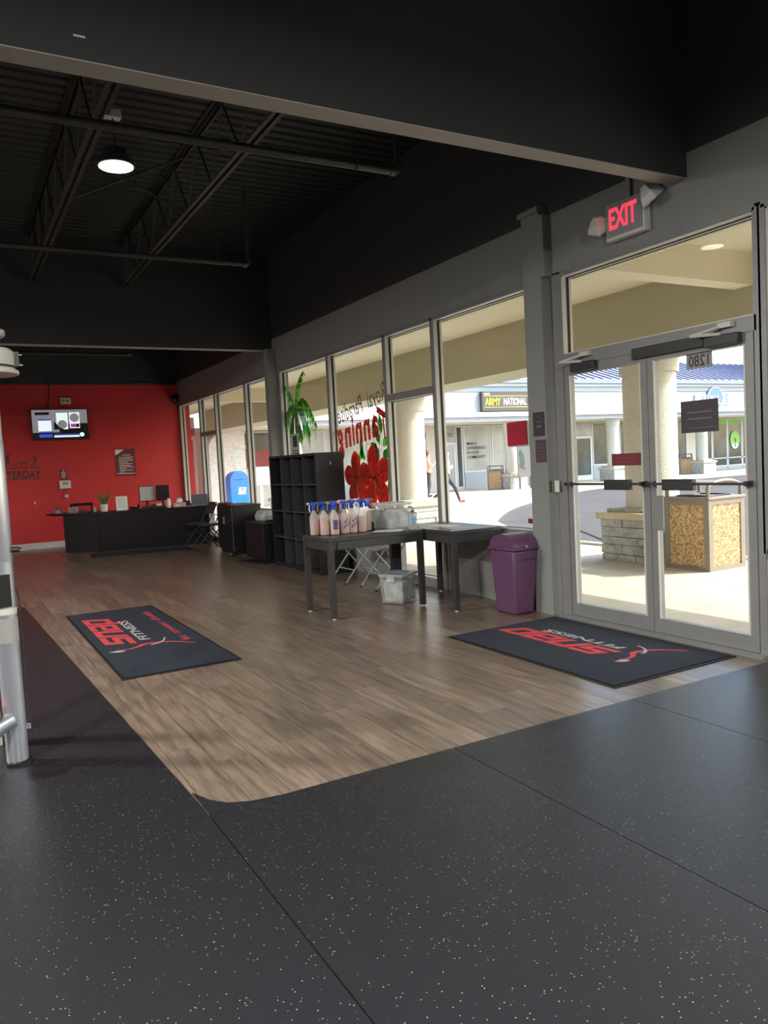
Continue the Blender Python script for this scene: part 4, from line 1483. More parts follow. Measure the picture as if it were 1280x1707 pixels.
def spray_bottle(x, y, rz, head, trig, noz, label, mark=None):
    t = root('spray_bottle', label, 'spray bottle', (x, y, .7505), rz, group='spray bottles of pink cleaner')
    t.scale = (1.08, 1.08, 1.12)
    mats_ = ('bottle_plastic', 'pink_liquid', head, head, noz, trig)
    for me, mm in zip(BMS[:6], mats_):
        c = me.copy() if me.materials and me.materials[0] != M[mm] else me
        if c is not me:
            c.materials.clear()
        link(me.name.split('.')[0], c, mm, t)
    if mark == 'grid':
        link('print_grid', GRID, 'bottle_blue_print', t, (0, 0, 0), -rz)
    if mark == 'smudge':
        for q in range(5):
            a = -2.1 + .25 * q - rz
            z = .05 + .015 * ((q * 3) % 5)
            obj('print_mark', MB().box(.0425, .0432, -.006, .006, z, z + .02, Matrix.Rotation(a, 4, 'Z')), 'bottle_blue_print', t)
    return t


B_, W_, Y_, R_ = 'blue_plastic', 'white_plastic', 'yellow_plastic', 'red_plastic'
order = [
    (3.03, 6.80, 2.4, B_, W_, W_, 'spray bottle with white trigger at the shelf end of the front row', None),
    (3.09, 6.70, 1.0, B_, B_, Y_, 'second front row spray bottle from the shelf end, blue head', None),
    (3.175, 6.66, 2.2, B_, B_, Y_, 'spray bottle with a dark blue grid printed on its front', 'grid'),
    (3.285, 6.66, 2.0, B_, W_, Y_, 'fourth front row spray bottle, blue head and yellow nozzle', 'smudge'),
    (3.375, 6.67, 2.3, B_, R_, W_, 'spray bottle with dark print spots and a red trigger', 'smudge'),
    (3.475, 6.66, 1.8, B_, W_, B_, 'clean unprinted spray bottle at the bin end of the front row', None),
    (3.57, 6.74, .4, B_, B_, B_, 'last spray bottle of the group, standing nearest the clear bin', None),
    (3.12, 6.81, 2.8, B_, Y_, Y_, 'back row spray bottle behind the blue headed second bottle', None),
    (3.22, 6.80, 2.6, B_, W_, Y_, 'back row spray bottle behind the one with the grid print', None),
    (3.33, 6.81, 2.7, W_, R_, R_, 'back row spray bottle with a white head and red trigger', None),
    (3.43, 6.80, 2.5, Y_, W_, Y_, 'back row spray bottle with an all yellow head', None),
    (3.52, 6.86, 2.1, W_, B_, W_, 'rearmost spray bottle with white head behind the unprinted one', None),
]
for a in order:
    spray_bottle(*a)

# small yellow-capped bottle
t = root('small_bottle', 'small dark bottle with yellow top between sprays and clear bin', 'bottle', (3.65, 6.80, .7505))
obj('body', MB().lathe([(.022, 0), (.025, .006), (.025, .06), (.012, .08)], 14), 'black_plastic', t)
obj('cap', MB().lathe([(.014, .075), (.016, .11), (.010, .12)], 12), 'yellow_plastic', t)


def tub(name, label, loc, rz, w, d, h, lidm, content, flare=1.12):
    t = root(name, label, 'storage bin', loc, rz)
    wall = MB()
    n = 4
    wall.taper((0, 0, 0), (w / 2 / flare, d / 2 / flare), (0, 0, h), (w / 2, d / 2))
    del wall.f[1], wall.mi[1]
    obj('body', wall, 'clear_plastic', t)
    obj('contents', MB().taper((0, 0, .008), (w / 2 / flare - .012, d / 2 / flare - .012), (0, 0, h * .82), (w / 2 * .93 - .012, d / 2 * .93 - .012)), content, t, bevel=.02)
    obj('rim', MB().tube([(-w / 2, -d / 2, h), (w / 2, -d / 2, h), (w / 2, d / 2, h), (-w / 2, d / 2, h)], .007, 6, closed=True), 'clear_lid', t)
    obj('lid', MB().box(-w / 2 - .012, w / 2 + .012, -d / 2 - .012, d / 2 + .012, h + .004, h + .022), lidm, t, bevel=.006)
    for s in (-1, 1):
        obj('latch', MB().box(s * (w / 2 + .004) - .01, s * (w / 2 + .004) + .01, -.04, .04, h - .05, h + .018), 'clear_lid', t)
    return t


tb1 = tub('storage_bin', 'large clear plastic bin of grey wipes on the black table', (3.83, 6.70, .7505), .12, .25, .32, .24, 'clear_lid', 'cloth_grey', 1.06)
obj('blue_wipes', MB().box(.03, .105, -.13, .06, .015, .19), 'cloth_blue', tb1, bevel=.02)
tb2 = tub('storage_bin', 'clear plastic tub full of rags on the floor under the table', (3.88, 6.72, .008), .55, .31, .26, .27, 'clear_lid', 'cloth_grey')
obj('blue_insert', MB().box(-.02, .09, -.08, .08, .293, .300), 'cloth_blue', tb2)


def pump(name, label, loc, h, r, bm, pm_):
    t = root(name, label, 'pump bottle', loc)
    obj('body', MB().lathe([(r * .9, 0), (r, .006), (r, h * .62), (r * .8, h * .70), (r * .35, h * .76)], 16), bm, t)
    obj('collar', MB().lathe([(r * .42, h * .74), (r * .42, h * .83)], 12), pm_, t)
    obj('pump_head', MB().tube([(0, 0, h * .82), (0, 0, h * .96), (-r * .3, 0, h), (-r * 1.3, 0, h * .98)], r * .16, 8), pm_, t)
    obj('label_band', MB().lathe([(r * 1.015, h * .18), (r * 1.015, h * .5)], 16), 'cloth_blue' if bm == 'clear_plastic' else 'paper', t)
    return t


pump('sanitizer_bottle', 'clear sanitizer pump bottle in front of the clear bin', (3.915, 6.44, .7505), .22, .036, 'clear_plastic', 'dark_metal')
tag(obj('paper_sheet', MB().box(-.11, .11, -.14, .14, 0, .0012), 'paper', None, (3.68, 6.52, .7505), .9), 'white paper sheet lying on the table before the clear bin', 'paper')
tag(obj('paper_sheet', MB().box(-.11, .11, -.15, .15, 0, .0012), 'paper', None, (4.28, 6.45, .7505), .25), 'white paper sheet on the window table close to the glass', 'paper')
tag(obj('folded_leaflet', MB().box(-.1, .1, -.13, .13, 0, .002), 'paper_grey', None, (4.22, 6.12, .7505), -.1), 'grey leaflet on the window table close to the purple bin', 'leaflet')

# purple swing-lid bin
pb_ = root('swing_bin', 'purple plastic swing lid bin beside the entrance doors', 'trash bin', (4.385, 5.50, 0))
obj('body', MB().taper((0, 0, 0), (.105, .14), (0, 0, .575), (.135, .175)), 'purple_plastic', pb_, bevel=.02)
obj('rim', MB().box(-.148, .148, -.188, .188, .575, .605), 'purple_plastic', pb_, bevel=.01)
dm = MB()
pr = [(-.175, .605), (.175, .605)] + [(.175 * math.cos(a), .605 + .115 * math.sin(a) ** .8) for a in [PI * (i + .5) / 14 for i in range(14)]]
dm.prism(pr, -.128, .128, Matrix(((0, 0, 1, 0), (1, 0, 0, 0), (0, 1, 0, 0), (0, 0, 0, 1))))
obj('hood', dm, 'purple_plastic', pb_)
obj('swing_flap', MB().box(-.10, .10, -.195, -.185, .50, .50 + .001), 'purple_plastic', pb_)
obj('hinge', MB().disc((0, -.19, .61), .012, .02, 'y', 10), 'grey_plastic', pb_)

# cube shelf
def cube_shelf(label):
    t = root('cube_shelf', label, 'shelf', (4.08, 9.02, 0))
    d, w, h = .40, 1.62, 1.58
    obj('side_panel', MB().box(0, d, 0, .035, 0, h), 'shelf_black', t)
    obj('side_panel', MB().box(0, d, w - .035, w, 0, h), 'shelf_black', t)
    obj('top_panel', MB().box(0, d, .035, w - .035, h - .035, h), 'shelf_black', t)
    obj('bottom_panel', MB().box(0, d, .035, w - .035, 0.02, .055), 'shelf_black', t)
    obj('back_panel', MB().box(d - .012, d - .002, .035, w - .035, .055, h - .035), 'shelf_black', t)
    ch = (h - .09) / 4
    cw = (w - .07) / 4
    for i in range(1, 4):
        obj('shelf_board', MB().box(.003, d - .012, .035, w - .035, .055 + i * ch - .009, .055 + i * ch + .009), 'shelf_edge', t)
        obj('divider', MB().box(.004, d - .012, .035 + i * cw - .009, .035 + i * cw + .009, .055, h - .035), 'shelf_edge', t)
    obj('sticker', MB().box(.20, .225, -.002, 0, h - .16, h - .12), 'grey_plastic', t)
    return t


cube_shelf('tall black cube shelf standing behind the table of spray bottles')

# low cabinet
lc = root('low_cabinet', 'low black cabinet by the window between chairs and cube shelf', 'cabinet', (4.07, 12.46, 0))
obj('body', MB().box(.02, .50, .0, .84, .06, .80), 'black_laminate', lc)
obj('top', MB().box(-.005, .515, -.012, .85, .80, .825), 'black_laminate', lc)
obj('plinth', MB().box(.04, .48, .02, .82, 0, .06), 'black_plastic', lc)
for i in range(2):
    d = obj('door', MB().box(0, .02, .01 + .415 * i, .415 + .415 * i, .07, .79), 'black_laminate', lc, bevel=.002)
    obj('handle', MB().tube([(-.02, .38 + .06 * i, .5), (-.02, .38 + .06 * i, .62)], .006, 6), 'chrome', d)
obj('edge_strip', MB().box(-.004, .0, -.004, .012, .06, .80), 'aluminium', lc)
tag(obj('red_cloth', MB().box(-.06, .07, -.2, .2, 0, .03), 'sign_maroon', None, (4.15, 13.05, .8255), .1, bevel=.012), 'folded maroon cloth on the low black cabinet', 'cloth')
tag(obj('desk_toy', MB().lathe([(.05, 0), (.07, .02), (.06, .05), (.02, .07)], 14), 'dark_metal', None, (3.98, 12.35, .0), 0), 'small dark object on the floor at the foot of the low cabinet', 'object')
cr = root('storage_crate', 'low black box beside the cube shelf', 'box', (4.35, 11.62, 0))
obj('body', MB().box(-.22, .22, -.42, .42, 0, .55), 'black_laminate', cr, bevel=.004)
obj('lid', MB().box(-.235, .235, -.435, .435, .55, .575), 'black_laminate', cr, bevel=.004)
bg_ = MB().lathe([(.12, 0), (.16, .03), (.17, .10), (.13, .17), (.05, .20), (.01, .2)], 18, sy=1.4)
tag(obj('duffel_bag', bg_, 'cloth_grey', None, (4.36, 11.66, .5755)), 'soft grey bag on the low black box by the window', 'bag')
tag(obj('floor_board', MB().box(-.12, .12, -.32, .32, 0, .02), 'black_laminate', None, (4.02, 11.15, .0005), .25, bevel=.003), 'thin dark board lying on the floor at the cube shelf', 'board')


# folding chairs
def folding_chair(m, seatm):
    t = root('folding_chair', 'x', 'chair')
    # front is local -x
    for s in (-1, 1):
        y = s * .20
        obj('leg', MB().tube([(.30, y, .80), (.12, y, .46), (-.24, y, .015)], .011, 8), m, t)
        obj('leg', MB().tube([(-.10, y * .9, .445), (.27, y * .9, .015)], .011, 8), m, t)
        obj('foot_cap', MB().disc((-.24, y, .01), .016, .02, 'z', 8).disc((.27, y * .9, .01), .016, .02, 'z', 8), 'black_plastic', t)
    obj('top_rail', MB().tube([(.30, -.20, .80), (.315, -.17, .825), (.315, .17, .825), (.30, .20, .80)], .011, 8), m, t)
    obj('stretcher', MB().tube([(.17, -.18, .13), (.17, .18, .13)], .008, 6), m, t)
    obj('stretcher', MB().tube([(-.12, -.2, .16), (-.12, .2, .16)], .008, 6), m, t)
    obj('seat', MB().prism([(-.22, -.17), (-.18, -.20), (.12, -.19), (.15, -.15), (.15, .15), (.12, .19), (-.18, .20), (-.22, .17)], .442, .466), seatm, t, bevel=.006)
    T = Matrix(((math.sin(.45), 0, math.cos(.45), .243), (0, 1, 0, 0), (math.cos(.45), 0, -math.sin(.45), .71), (0, 0, 0, 1)))
    obj('backrest', MB().prism([(-.10, -.19), (.10, -.19), (.12, -.15), (.12, .15), (.10, .19), (-.10, .19)], -.008, .008, T), seatm, t, bevel=.004)
    return t


fc = folding_chair('dark_metal', 'dark_metal')
fc.location = (4.10, 13.72, 0)
fc['label'] = 'dark folding chair close beside the low black cabinet'
fc['group'] = 'folding chairs'
c = copy_tree(fc, None, (4.02, 14.32, 0), .08)
c['label'] = 'dark folding chair at the end of the reception desk'
fc2 = folding_chair('grey_plastic', 'grey_plastic')
fc2.location = (4.22, 8.32, 0)
fc2['label'] = 'grey folding chair under the table, close to the cube shelf'
fc2['group'] = 'folding chairs'
c = copy_tree(fc2, None, (4.26, 7.62, 0), -.06)
c['label'] = 'grey folding chair by the fixed side door, behind the window table'

# ================================================================ RECEPTION DESK
dk = root('reception_desk', 'long dark reception desk with angled end in front of the red wall', 'desk', (2.39, 15.25, 0))
ox, oy = 2.39, 15.25


def dpoly(pts):
    return [(a - ox, b - oy) for a, b in pts]


obj('front_panel', MB().prism(dpoly([(2.39, 15.25), (4.41, 14.92), (4.418, 14.97), (2.41, 15.30)]), .02, .72), 'desk_laminate', dk)
obj('end_panel', MB().prism(dpoly([(1.83, 15.64), (2.385, 15.256), (2.41, 15.30), (1.86, 15.68)]), .02, .72), 'desk_laminate', dk)
obj('side_panel', MB().prism(dpoly([(4.41, 14.92), (4.50, 15.50), (4.455, 15.507), (4.365, 14.93)]), .0, .72), 'desk_laminate', dk)
obj('return_panel', MB().prism(dpoly([(1.83, 15.64), (1.86, 15.68), (2.2, 16.2), (2.17, 16.22)]), .02, .72), 'desk_laminate', dk)
obj('worktop', MB().prism(dpoly([(1.60, 16.28), (1.70, 15.78), (1.80, 15.63), (2.37, 15.235), (4.43, 14.895), (4.53, 15.52), (2.72, 15.83), (2.30, 16.35), (1.95, 16.5)]), .72, .752), 'desk_laminate', dk, bevel=.004)
obj('kick_strip', MB().prism(dpoly([(2.42, 15.27), (4.38, 14.95), (4.385, 14.96), (2.43, 15.29)]), .0, .02), 'black_plastic', dk)
ZT = .7525


def rect_at(name, label, cat, x, y, rz=0):
    return root(name, label, cat, (x, y, ZT), rz)


# plant
p = rect_at('potted_plant', 'small grassy green plant in a white pot on the desk', 'plant', 2.56, 15.53)
obj('pot', MB().lathe([(.055, 0), (.062, .005), (.072, .135), (.068, .14), (.062, .13), (.05, .12)], 20), 'white_plastic', p)
obj('soil', MB().disc((0, 0, .122), .06, .006, 'z', 16), 'joint_dark', p)
rnd = random.Random(11)
bl = [MB() for _ in range(46)]
for b_ in bl:
    a = rnd.uniform(0, 2 * PI)
    rr = rnd.uniform(.05, .17)
    h = rnd.uniform(.16, .28)
    r0 = rnd.uniform(0, .04)
    pth = [(r0 * math.cos(a), r0 * math.sin(a), .12), ((r0 + rr * .3) * math.cos(a), (r0 + rr * .3) * math.sin(a), .12 + h * .6), ((r0 + rr) * math.cos(a), (r0 + rr) * math.sin(a), .12 + h)]
    b_.tube(pth, [.005, .0045, .001], 4)
    obj('blade', b_, 'leaf_green', p)
# framed notice
p = rect_at('counter_notice', 'white notice sheet propped upright on the desk', 'notice', 2.87, 15.42, -.16)
T = Matrix.Rotation(-.18, 4, 'X')
obj('sheet', MB().box(-.105, .105, -.002, .002, 0.0, .275, T), 'paper', p)
for i in range(6):
    obj('print_line', MB().box(-.08, .08 - .02 * (i % 3), -.0034, -.0022, .06 + .032 * i, .066 + .032 * i, T), 'print_grey', p)
obj('easel', MB().box(-.06, .06, .0, .07, 0, .006), 'clear_lid', p)
# phone
p = rect_at('desk_phone', 'black desk phone beside the propped notice', 'phone', 3.10, 15.42, -.2)
obj('base', MB().prism([(-.1, 0), (.1, 0), (.1, .05), (-.1, .02)], -.09, .09, Matrix(((0, 0, 1, 0), (1, 0, 0, 0), (0, 1, 0, 0), (0, 0, 0, 1)))), 'black_plastic', p, bevel=.004)
obj('handset', MB().tube([(.08, -.08, .05), (.08, -.03, .09), (.08, .05, .10), (.08, .10, .07)], [.022, .016, .016, .022], 8), 'black_plastic', p)


def monitor(label, x, y, rz, w, h, scr):
    t = rect_at('monitor', label, 'monitor', x, y, rz)
    obj('stand_base', MB().box(-.1, .1, -.07, .07, 0, .012), 'black_plastic', t, bevel=.003)
    obj('stand_neck', MB().box(-.02, .02, .01, .03, .012, .25), 'black_plastic', t)
    obj('housing', MB().box(-w / 2, w / 2, -.02, .01, .14, .14 + h), 'screen_bezel', t, bevel=.004)
    obj('screen', MB().box(-w / 2 + .012, w / 2 - .012, -.0225, -.020, .155, .14 + h - .012), scr, t)
    return t


m_ = monitor('pale grey backed monitor panel beside the black monitor', 3.36, 15.46, .0, .30, .30, 'paper_grey')
monitor('black monitor turned away on the reception desk', 3.645, 15.38, .0, .26, .30, 'screen_bezel')
# cards / stationery
p = rect_at('desk_organizer', 'black desk organizer full of papers below the monitors', 'organizer', 3.42, 15.24, -.16)
obj('tray', MB().box(-.22, .22, -.06, .06, 0, .05), 'black_plastic', p, bevel=.004)
obj('red_papers', MB().box(-.16, -.06, -.05, .04, .05, .085), 'paint_coral', p)
obj('white_papers', MB().box(.06, .16, -.05, .04, .05, .09), 'paper', p)
obj('black_box', MB().box(-.04, .05, -.05, .05, .05, .08), 'screen_bezel', p)
pump('lotion_bottle', 'white pump bottle standing at the front edge of the desk', (3.68, 15.09, ZT), .24, .038, 'white_plastic', 'black_plastic')
p = rect_at('tissue_box', 'patterned pink tissue box on the reception desk', 'tissue box', 3.89, 15.10, -.16)
obj('carton', MB().box(-.115, .115, -.06, .06, 0, .085), 'shop_pink', p, bevel=.003)
obj('tissue', MB().lathe([(.05, .085), (.07, .11), (.045, .15), (.055, .165), (.01, .18)], 9, sy=.6), 'paper', p)
obj('print_dot', MB().box(-.08, .0, -.0612, -.0602, .02, .05), 'white_plastic', p)
p = rect_at('brown_box', 'small brown box behind the tissue box', 'box', 4.05, 15.30, -.16)
obj('carton', MB().box(-.12, .10, -.05, .05, 0, .10), 'joint_dark', p, bevel=.003)
obj('carton_lid', MB().box(-.122, .102, -.052, .052, .08, .105), 'joint_dark', p)
p = rect_at('laptop', 'open silver laptop at the window end of the desk', 'laptop', 4.36, 15.28, 2.75)
obj('keyboard_base', MB().box(-.16, .16, -.11, .11, 0, .016), 'silver', p, bevel=.003)
obj('screen_lid', MB().box(-.16, .16, -.004, .004, 0, .22, Matrix.Translation((0, .11, .012)) @ Matrix.Rotation(-.3, 4, 'X')), 'silver', p)
p = rect_at('paper_pile', 'loose pale papers beside the laptop', 'papers', 4.10, 15.09, -.16)
obj('sheet', MB().box(-.09, .09, -.05, .05, 0, .004), 'paper_grey', p)
obj('sheet', MB().box(-.08, .08, -.05, .05, .004, .008, Matrix.Rotation(.2, 4, 'Z')), 'cloth_blue', p)
# left end
p = rect_at('card_box', 'small purple dotted box at the thin end of the desk', 'box', 1.80, 15.98, -.4)
obj('carton', MB().box(-.055, .055, -.04, .04, 0, .085), 'purple_plastic', p, bevel=.003)
obj('lid', MB().box(-.058, .058, -.043, .043, .085, .11), 'sign_plum', p)
for i in range(6):
    obj('print_dot', MB().box(-.045 + .032 * (i % 3), -.03 + .032 * (i % 3), -.0415, -.0402, .02 + .028 * (i // 3), .035 + .028 * (i // 3)), 'white_plastic', p)
p = rect_at('picture_holder', 'clear acrylic holder with dark card beside the purple box', 'holder', 2.05, 15.86, -.4)
obj('acrylic', MB().box(-.08, .08, -.03, .03, 0, .11), 'clear_plastic', p)
obj('card', MB().box(-.05, .05, -.006, .006, .01, .10), 'print_dark', p)
p = rect_at('desk_lamp_base', 'dark stapler on the thin end of the desk', 'stapler', 2.22, 15.74, -.4)
obj('base', MB().box(-.09, .07, -.02, .02, 0, .015), 'black_plastic', p)
obj('arm', MB().box(-.09, .06, -.018, .018, .02, .055), 'black_plastic', p, bevel=.006)
p = rect_at('glass_cup', 'small clear cup near the plant pot', 'cup', 2.40, 15.62)
obj('glass_wall', MB().lathe([(.028, 0), (.036, .09), (.033, .09), (.026, .006)], 14), 'clear_plastic', p)
# office chair behind the desk
oc = root('office_chair', 'dark chair with open square back behind the desk', 'chair', (2.35, 16.75, 0))
obj('seat', MB().box(-.24, .24, -.24, .22, .43, .48), 'black_plastic', oc, bevel=.01)
obj('back_rail', MB().box(-.22, .22, .19, .215, .84, .90), 'desk_laminate', oc)
obj('back_post', MB().box(-.22, -.185, .19, .215, .48, .84), 'desk_laminate', oc)
obj('back_post', MB().box(.185, .22, .19, .215, .48, .84), 'desk_laminate', oc)
for sx in (-1, 1):
    for sy in (-1, 1):
        obj('leg', MB().box(sx * .2 - .018, sx * .2 + .018, sy * .19 - .018, sy * .19 + .018, 0, .43), 'desk_laminate', oc)

# ================================================================ ON THE RED WALL
YW = YF - .001
LX, LZ = (1, 0, 0), (0, 0, 1)
tv = root('television', 'wall television tilted above the desk showing a coin sale', 'television', (2.11, YF - .11, 2.54))
hd = obj('housing', MB().box(-.545, .545, -.315, .315, -.05, 0), 'screen_bezel', tv, bevel=.005)
frame(hd, (0, 0, 0), (1, -.05, 0), (0, -.06, 1))
obj('screen', MB().box(-.53, .53, -.295, .303, 0, .002), 'tv_black', hd)
prt = [('print_backdrop', 'tv_grey', -.53, .53, .02, .303, .0022), ('print_backdrop', 'tv_grey', -.53, -.02, -.16, .02, .0022), ('print_card', 'tv_white', -.42, -.17, -.14, .11, .0026), ('print_band', 'tv_blue', -.42, -.17, .085, .115, .003), ('print_band', 'tv_blue', -.41, -.16, -.165, -.135, .003), ('print_band', 'tv_blue', -.41, -.16, -.26, -.195, .003), ('print_ticker', 'tv_white', -.13, .36, -.262, -.225, .003), ('print_band', 'tv_blue', -.13, .36, -.215, -.195, .003), ('print_slab', 'tv_white', -.07, .15, -.10, .24, .0028), ('print_slab', 'tv_white', .18, .38, -.08, .245, .0028), ('print_purple', 'tv_purple', .20, .31, -.06, .01, .0034), ('print_dark', 'tv_black', .31, .37, -.06, .01, .0034), ('print_title', 'print_dark', -.47, -.20, .20, .255, .0028)]
for nme, m, a, b, c, d, z in prt:
    obj(nme, MB().box(a, b, c, d, .002, z), m, hd)
obj('print_coin', MB().disc((.04, -.0, .003), .09, .002, 'z', 24), 'tv_silver', hd)
obj('print_coin', MB().disc((.28, .135, .003), .09, .002, 'z', 24), 'tv_silver', hd)
obj('print_badge', MB().disc((.41, -.215, .003), .045, .002, 'z', 18), 'tv_white', hd)
obj('wall_bracket', MB().box(-.12, .12, -.1, .1, -.0, .108 - .0, Matrix(((1, 0, 0, 0), (0, 0, 1, 0), (0, 1, 0, 0), (0, 0, 0, 1)))), 'black_plastic', tv)
tag(obj('tv_cable', MB().tube([(1.86, YF - .02, 3.9), (1.93, YF - .02, 3.6), (1.96, YF - .02, 3.3), (1.93, YF - .02, 3.05), (1.90, YF - .03, 2.86)], .009, 6), 'black_plastic'), 'black cable hanging down the red wall to the television', 'cable')
cf = [(2.19, YF - .02, 3.47), (2.19, YF - .02, 3.40)] + [(2.19 + .25 * i, YF - .02, 3.40 + .002 * (i % 2)) for i in range(1, 9)]
tag(obj('wall_conduit', MB().tube(cf, .010, 6), 'pipe_black'), 'thin conduit running along the top of the red wall', 'conduit')
p = root('wall_speaker', 'small dark sensor box at the top corner of the red wall', 'box', (4.33, YF - .06, 3.36))
obj('box', MB().box(-.07, .07, -.04, .06, 0, .14), 'dark_metal', p, bevel=.006)
obj('lens', MB().disc((0, -.045, .06), .03, .012, 'y', 12), 'black_plastic', p)
p = root('corner_camera', 'black camera high in the corner beside the windows', 'camera', (4.50, YF - .12, 3.05))
obj('body', MB().lathe([(.02, -.10), (.07, -.06), (.08, 0), (.05, .06)], 16), 'black_plastic', p)
obj('mount', MB().box(-.03, .10, -.03, .12, .05, .10), 'black_plastic', p)
p = panel('smoke_horn', 'white fire strobe box above the television', 'alarm', (2.26, YF, 3.03), LX, (0, 0, 1), .20, .13, .05, 'white_plastic')
frame(p, (2.26, YF, 3.03), (1, 0, 0), (0, 0, 1))
obj('strobe', MB().box(-.07, -.02, -.02, .03, .05, .062), 'grey_plastic', p)
obj('horn_mark', MB().disc((.03, .0, .051), .02, .004, 'z', 12), 'print_dark', p)
th = panel('thermostat', 'white wall thermostat with grey display on the red wall', 'thermostat', (2.125, YF, 1.295), LX, LZ, .22, .165, .045, 'white_plastic')
obj('display', MB().box(-.05, .05, .0, .05, .045, .047), 'grey_plastic', th)
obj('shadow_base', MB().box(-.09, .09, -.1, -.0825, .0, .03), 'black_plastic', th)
p = root('wall_hook_item', 'small white sensor hanging under the thermostat', 'sensor', (2.13, YF - .03, 1.06))
obj('cord', MB().tube([(-.01, .02, .15), (.0, .01, .08), (.005, .0, .03)], .008, 6), 'dark_metal', p)
obj('pod', MB().lathe([(.01, -.05), (.04, -.03), (.045, .0), (.02, .03)], 14), 'white_plastic', p)
p = panel('maroon_plaque', 'small maroon instruction plaque above the thermostat', 'plaque', (2.11, YF, 1.50), LX, LZ, .14, .21, .004, 'sign_maroon')
for i, w_ in enumerate((.04, .09, .08, .09, .06)):
    obj('print_line', MB().box(-w_ / 2, w_ / 2, .075 - .035 * i, .09 - .035 * i, .004, .0048), 'print_white', p)
p = panel('wall_poster', 'dark red rules poster with white text on the red wall', 'poster', (3.375, YF, 1.70), LX, LZ, .43, .585, .004, 'sign_maroon')
obj('white_corner', MB().prism([(-.2, .28), (-.02, .28), (-.12, .20), (-.2, .16)], .004, .0046), 'print_white', p)
obj('print_title', MB().box(-.06, .11, .15, .165, .004, .0046), 'print_white', p)
for i in range(11):
    w_ = [.30, .26, .30, .18, .28, .24, .30, .14, .28, .10, .34][i]
    obj('print_line', MB().box(-.13 if i < 10 else -.19, -.13 + w_ if i < 10 else .19, .105 - .035 * i, .117 - .035 * i, .004, .0046), 'print_white', p)
p = panel('wall_socket', 'small white socket low on the red wall', 'socket', (1.52, YF, .95), LX, LZ, .03, .05, .012, 'white_plastic')
obj('slot', MB().box(-.006, .006, -.012, .012, .012, .0125), 'grey_plastic', p)
# slogan decal
dc = panel('wall_decal', 'black slogan decal with exercising figures on the red wall', 'decal', (1.27, YF - .0005, 1.60), LX, LZ, .0002, .0002, .0002, 'print_dark')
letters(dc, 'YESTERDAY', -.045, -.055, .92, .155, 'print_dark', .0005, bold=.03)
obj('rule', MB().box(-.44, .43, -.155, -.14, 0, .001), 'print_dark', dc)
obj('rule', MB().box(-.44, .41, .148, .153, 0, .001), 'print_dark', dc)
obj('rule', MB().box(.20, .41, .068, .088, 0, .001), 'print_dark', dc)
for i in range(9):
    a = -.42 + .09 * i
    obj('small_word', MB().box(a, a + [.06, .07, .05, .075][i % 4], .112, .128, 0, .001), 'print_dark', dc)
for i in range(6):
    a = -.42 + .1 * i
    obj('small_word', MB().box(a, a + [.085, .06, .075][i % 3], .066, .086, 0, .001), 'print_dark', dc)


def figure(cx, parts):
    b_ = MB()
    for pth, w_ in parts:
        b_.prism(stroke([(cx + a, .155 + z) for a, z in pth], w_, w_ * .8), 0, .001)
    obj('figure', b_, 'print_dark', dc)


figure(-.19, [([(-.03, 0), (-.015, .08), (0, .10)], .02), ([(.03, 0), (.015, .08), (0, .10)], .02), ([(0, .08), (0, .17)], .045), ([(-.02, .16), (-.05, .20), (-.05, .235)], .015), ([(.02, .16), (.05, .20), (.05, .235)], .015), ([(-.12, .24), (.12, .24)], .008), ([(0, .17), (0, .205)], .03)])
figure(-.38, [([(-.03, 0), (-.015, .08), (0, .10)], .02), ([(.03, 0), (.015, .08), (0, .10)], .02), ([(0, .08), (0, .17)], .045), ([(0, .17), (0, .205)], .03)])
figure(.09, [([(-.08, .03), (.02, .02), (.08, .05)], .025), ([(-.05, .0), (-.03, .035)], .012), ([(.05, .0), (.03, .035)], .012), ([(-.08, .04), (-.11, .05)], .024)])
figure(.32, [([(0, 0), (-.01, .06), (.02, .1)], .02), ([(.02, .09), (.0, .06), (-.06, .05)], .02), ([(.01, .09), (-.02, .15)], .035), ([(-.02, .14), (.06, .13)], .012), ([(-.025, .155), (-.03, .185)], .026)])

# ================================================================ EXIT SIGN
ex = root('exit_sign', 'lit red exit sign with two emergency lamp heads above the doors', 'exit sign', (XW, 4.205, 3.135))
obj('housing', MB().box(-.075, 0, -.185, .185, -.135, .135), 'white_plastic', ex, bevel=.008)
obj('face_plate', MB().box(-.079, -.075, -.175, .175, -.11, .125), 'grey_plastic', ex)
for q in islands(text_mesh('EXIT', .27, .155, depth=.002, bold=.02)):
    frame(link('letter', q, 'exit_red', ex), (-.0795, 0.01, .02), (0, -1, 0), (0, 0, 1))
for s, tilt in ((1, .5), (-1, -.5)):
    hd_ = root('lamp_head', None, None)
    del_ = hd_
    bpy.data.objects.remove(del_)
    T = Matrix.Translation((-.08, s * .25, .02 if s > 0 else .10)) @ Matrix.Rotation(tilt * .7, 4, 'X') @ Matrix.Rotation(-.6, 4, 'Y')
    m_ = MB()
    m_.v = []
    m_.taper((0, 0, -.045), (.078, .068), (0, 0, .015), (.055, .05)).taper((0, 0, .015), (.055, .05), (0, 0, .07), (.022, .022))
    m_.v = [tuple(T @ Vector(q)) for q in m_.v]
    h_ = obj('lamp_head', m_, 'white_plastic', ex, bevel=.006)
    m_ = MB().box(-.072, .072, -.062, .062, -.054, -.045)
    m_.v = [tuple(T @ Vector(q)) for q in m_.v]
    obj('lens', m_, 'lens_clear', h_)
    obj('swivel', MB().tube([(-.04, s * .18, .04 if s > 0 else .08), (-.06, s * .22, .05 if s > 0 else .10)], .018, 8), 'grey_plastic', h_)
obj('conduit', MB().box(-.03, 0, -.02, .02, .135, .30), 'grey_paint', ex)

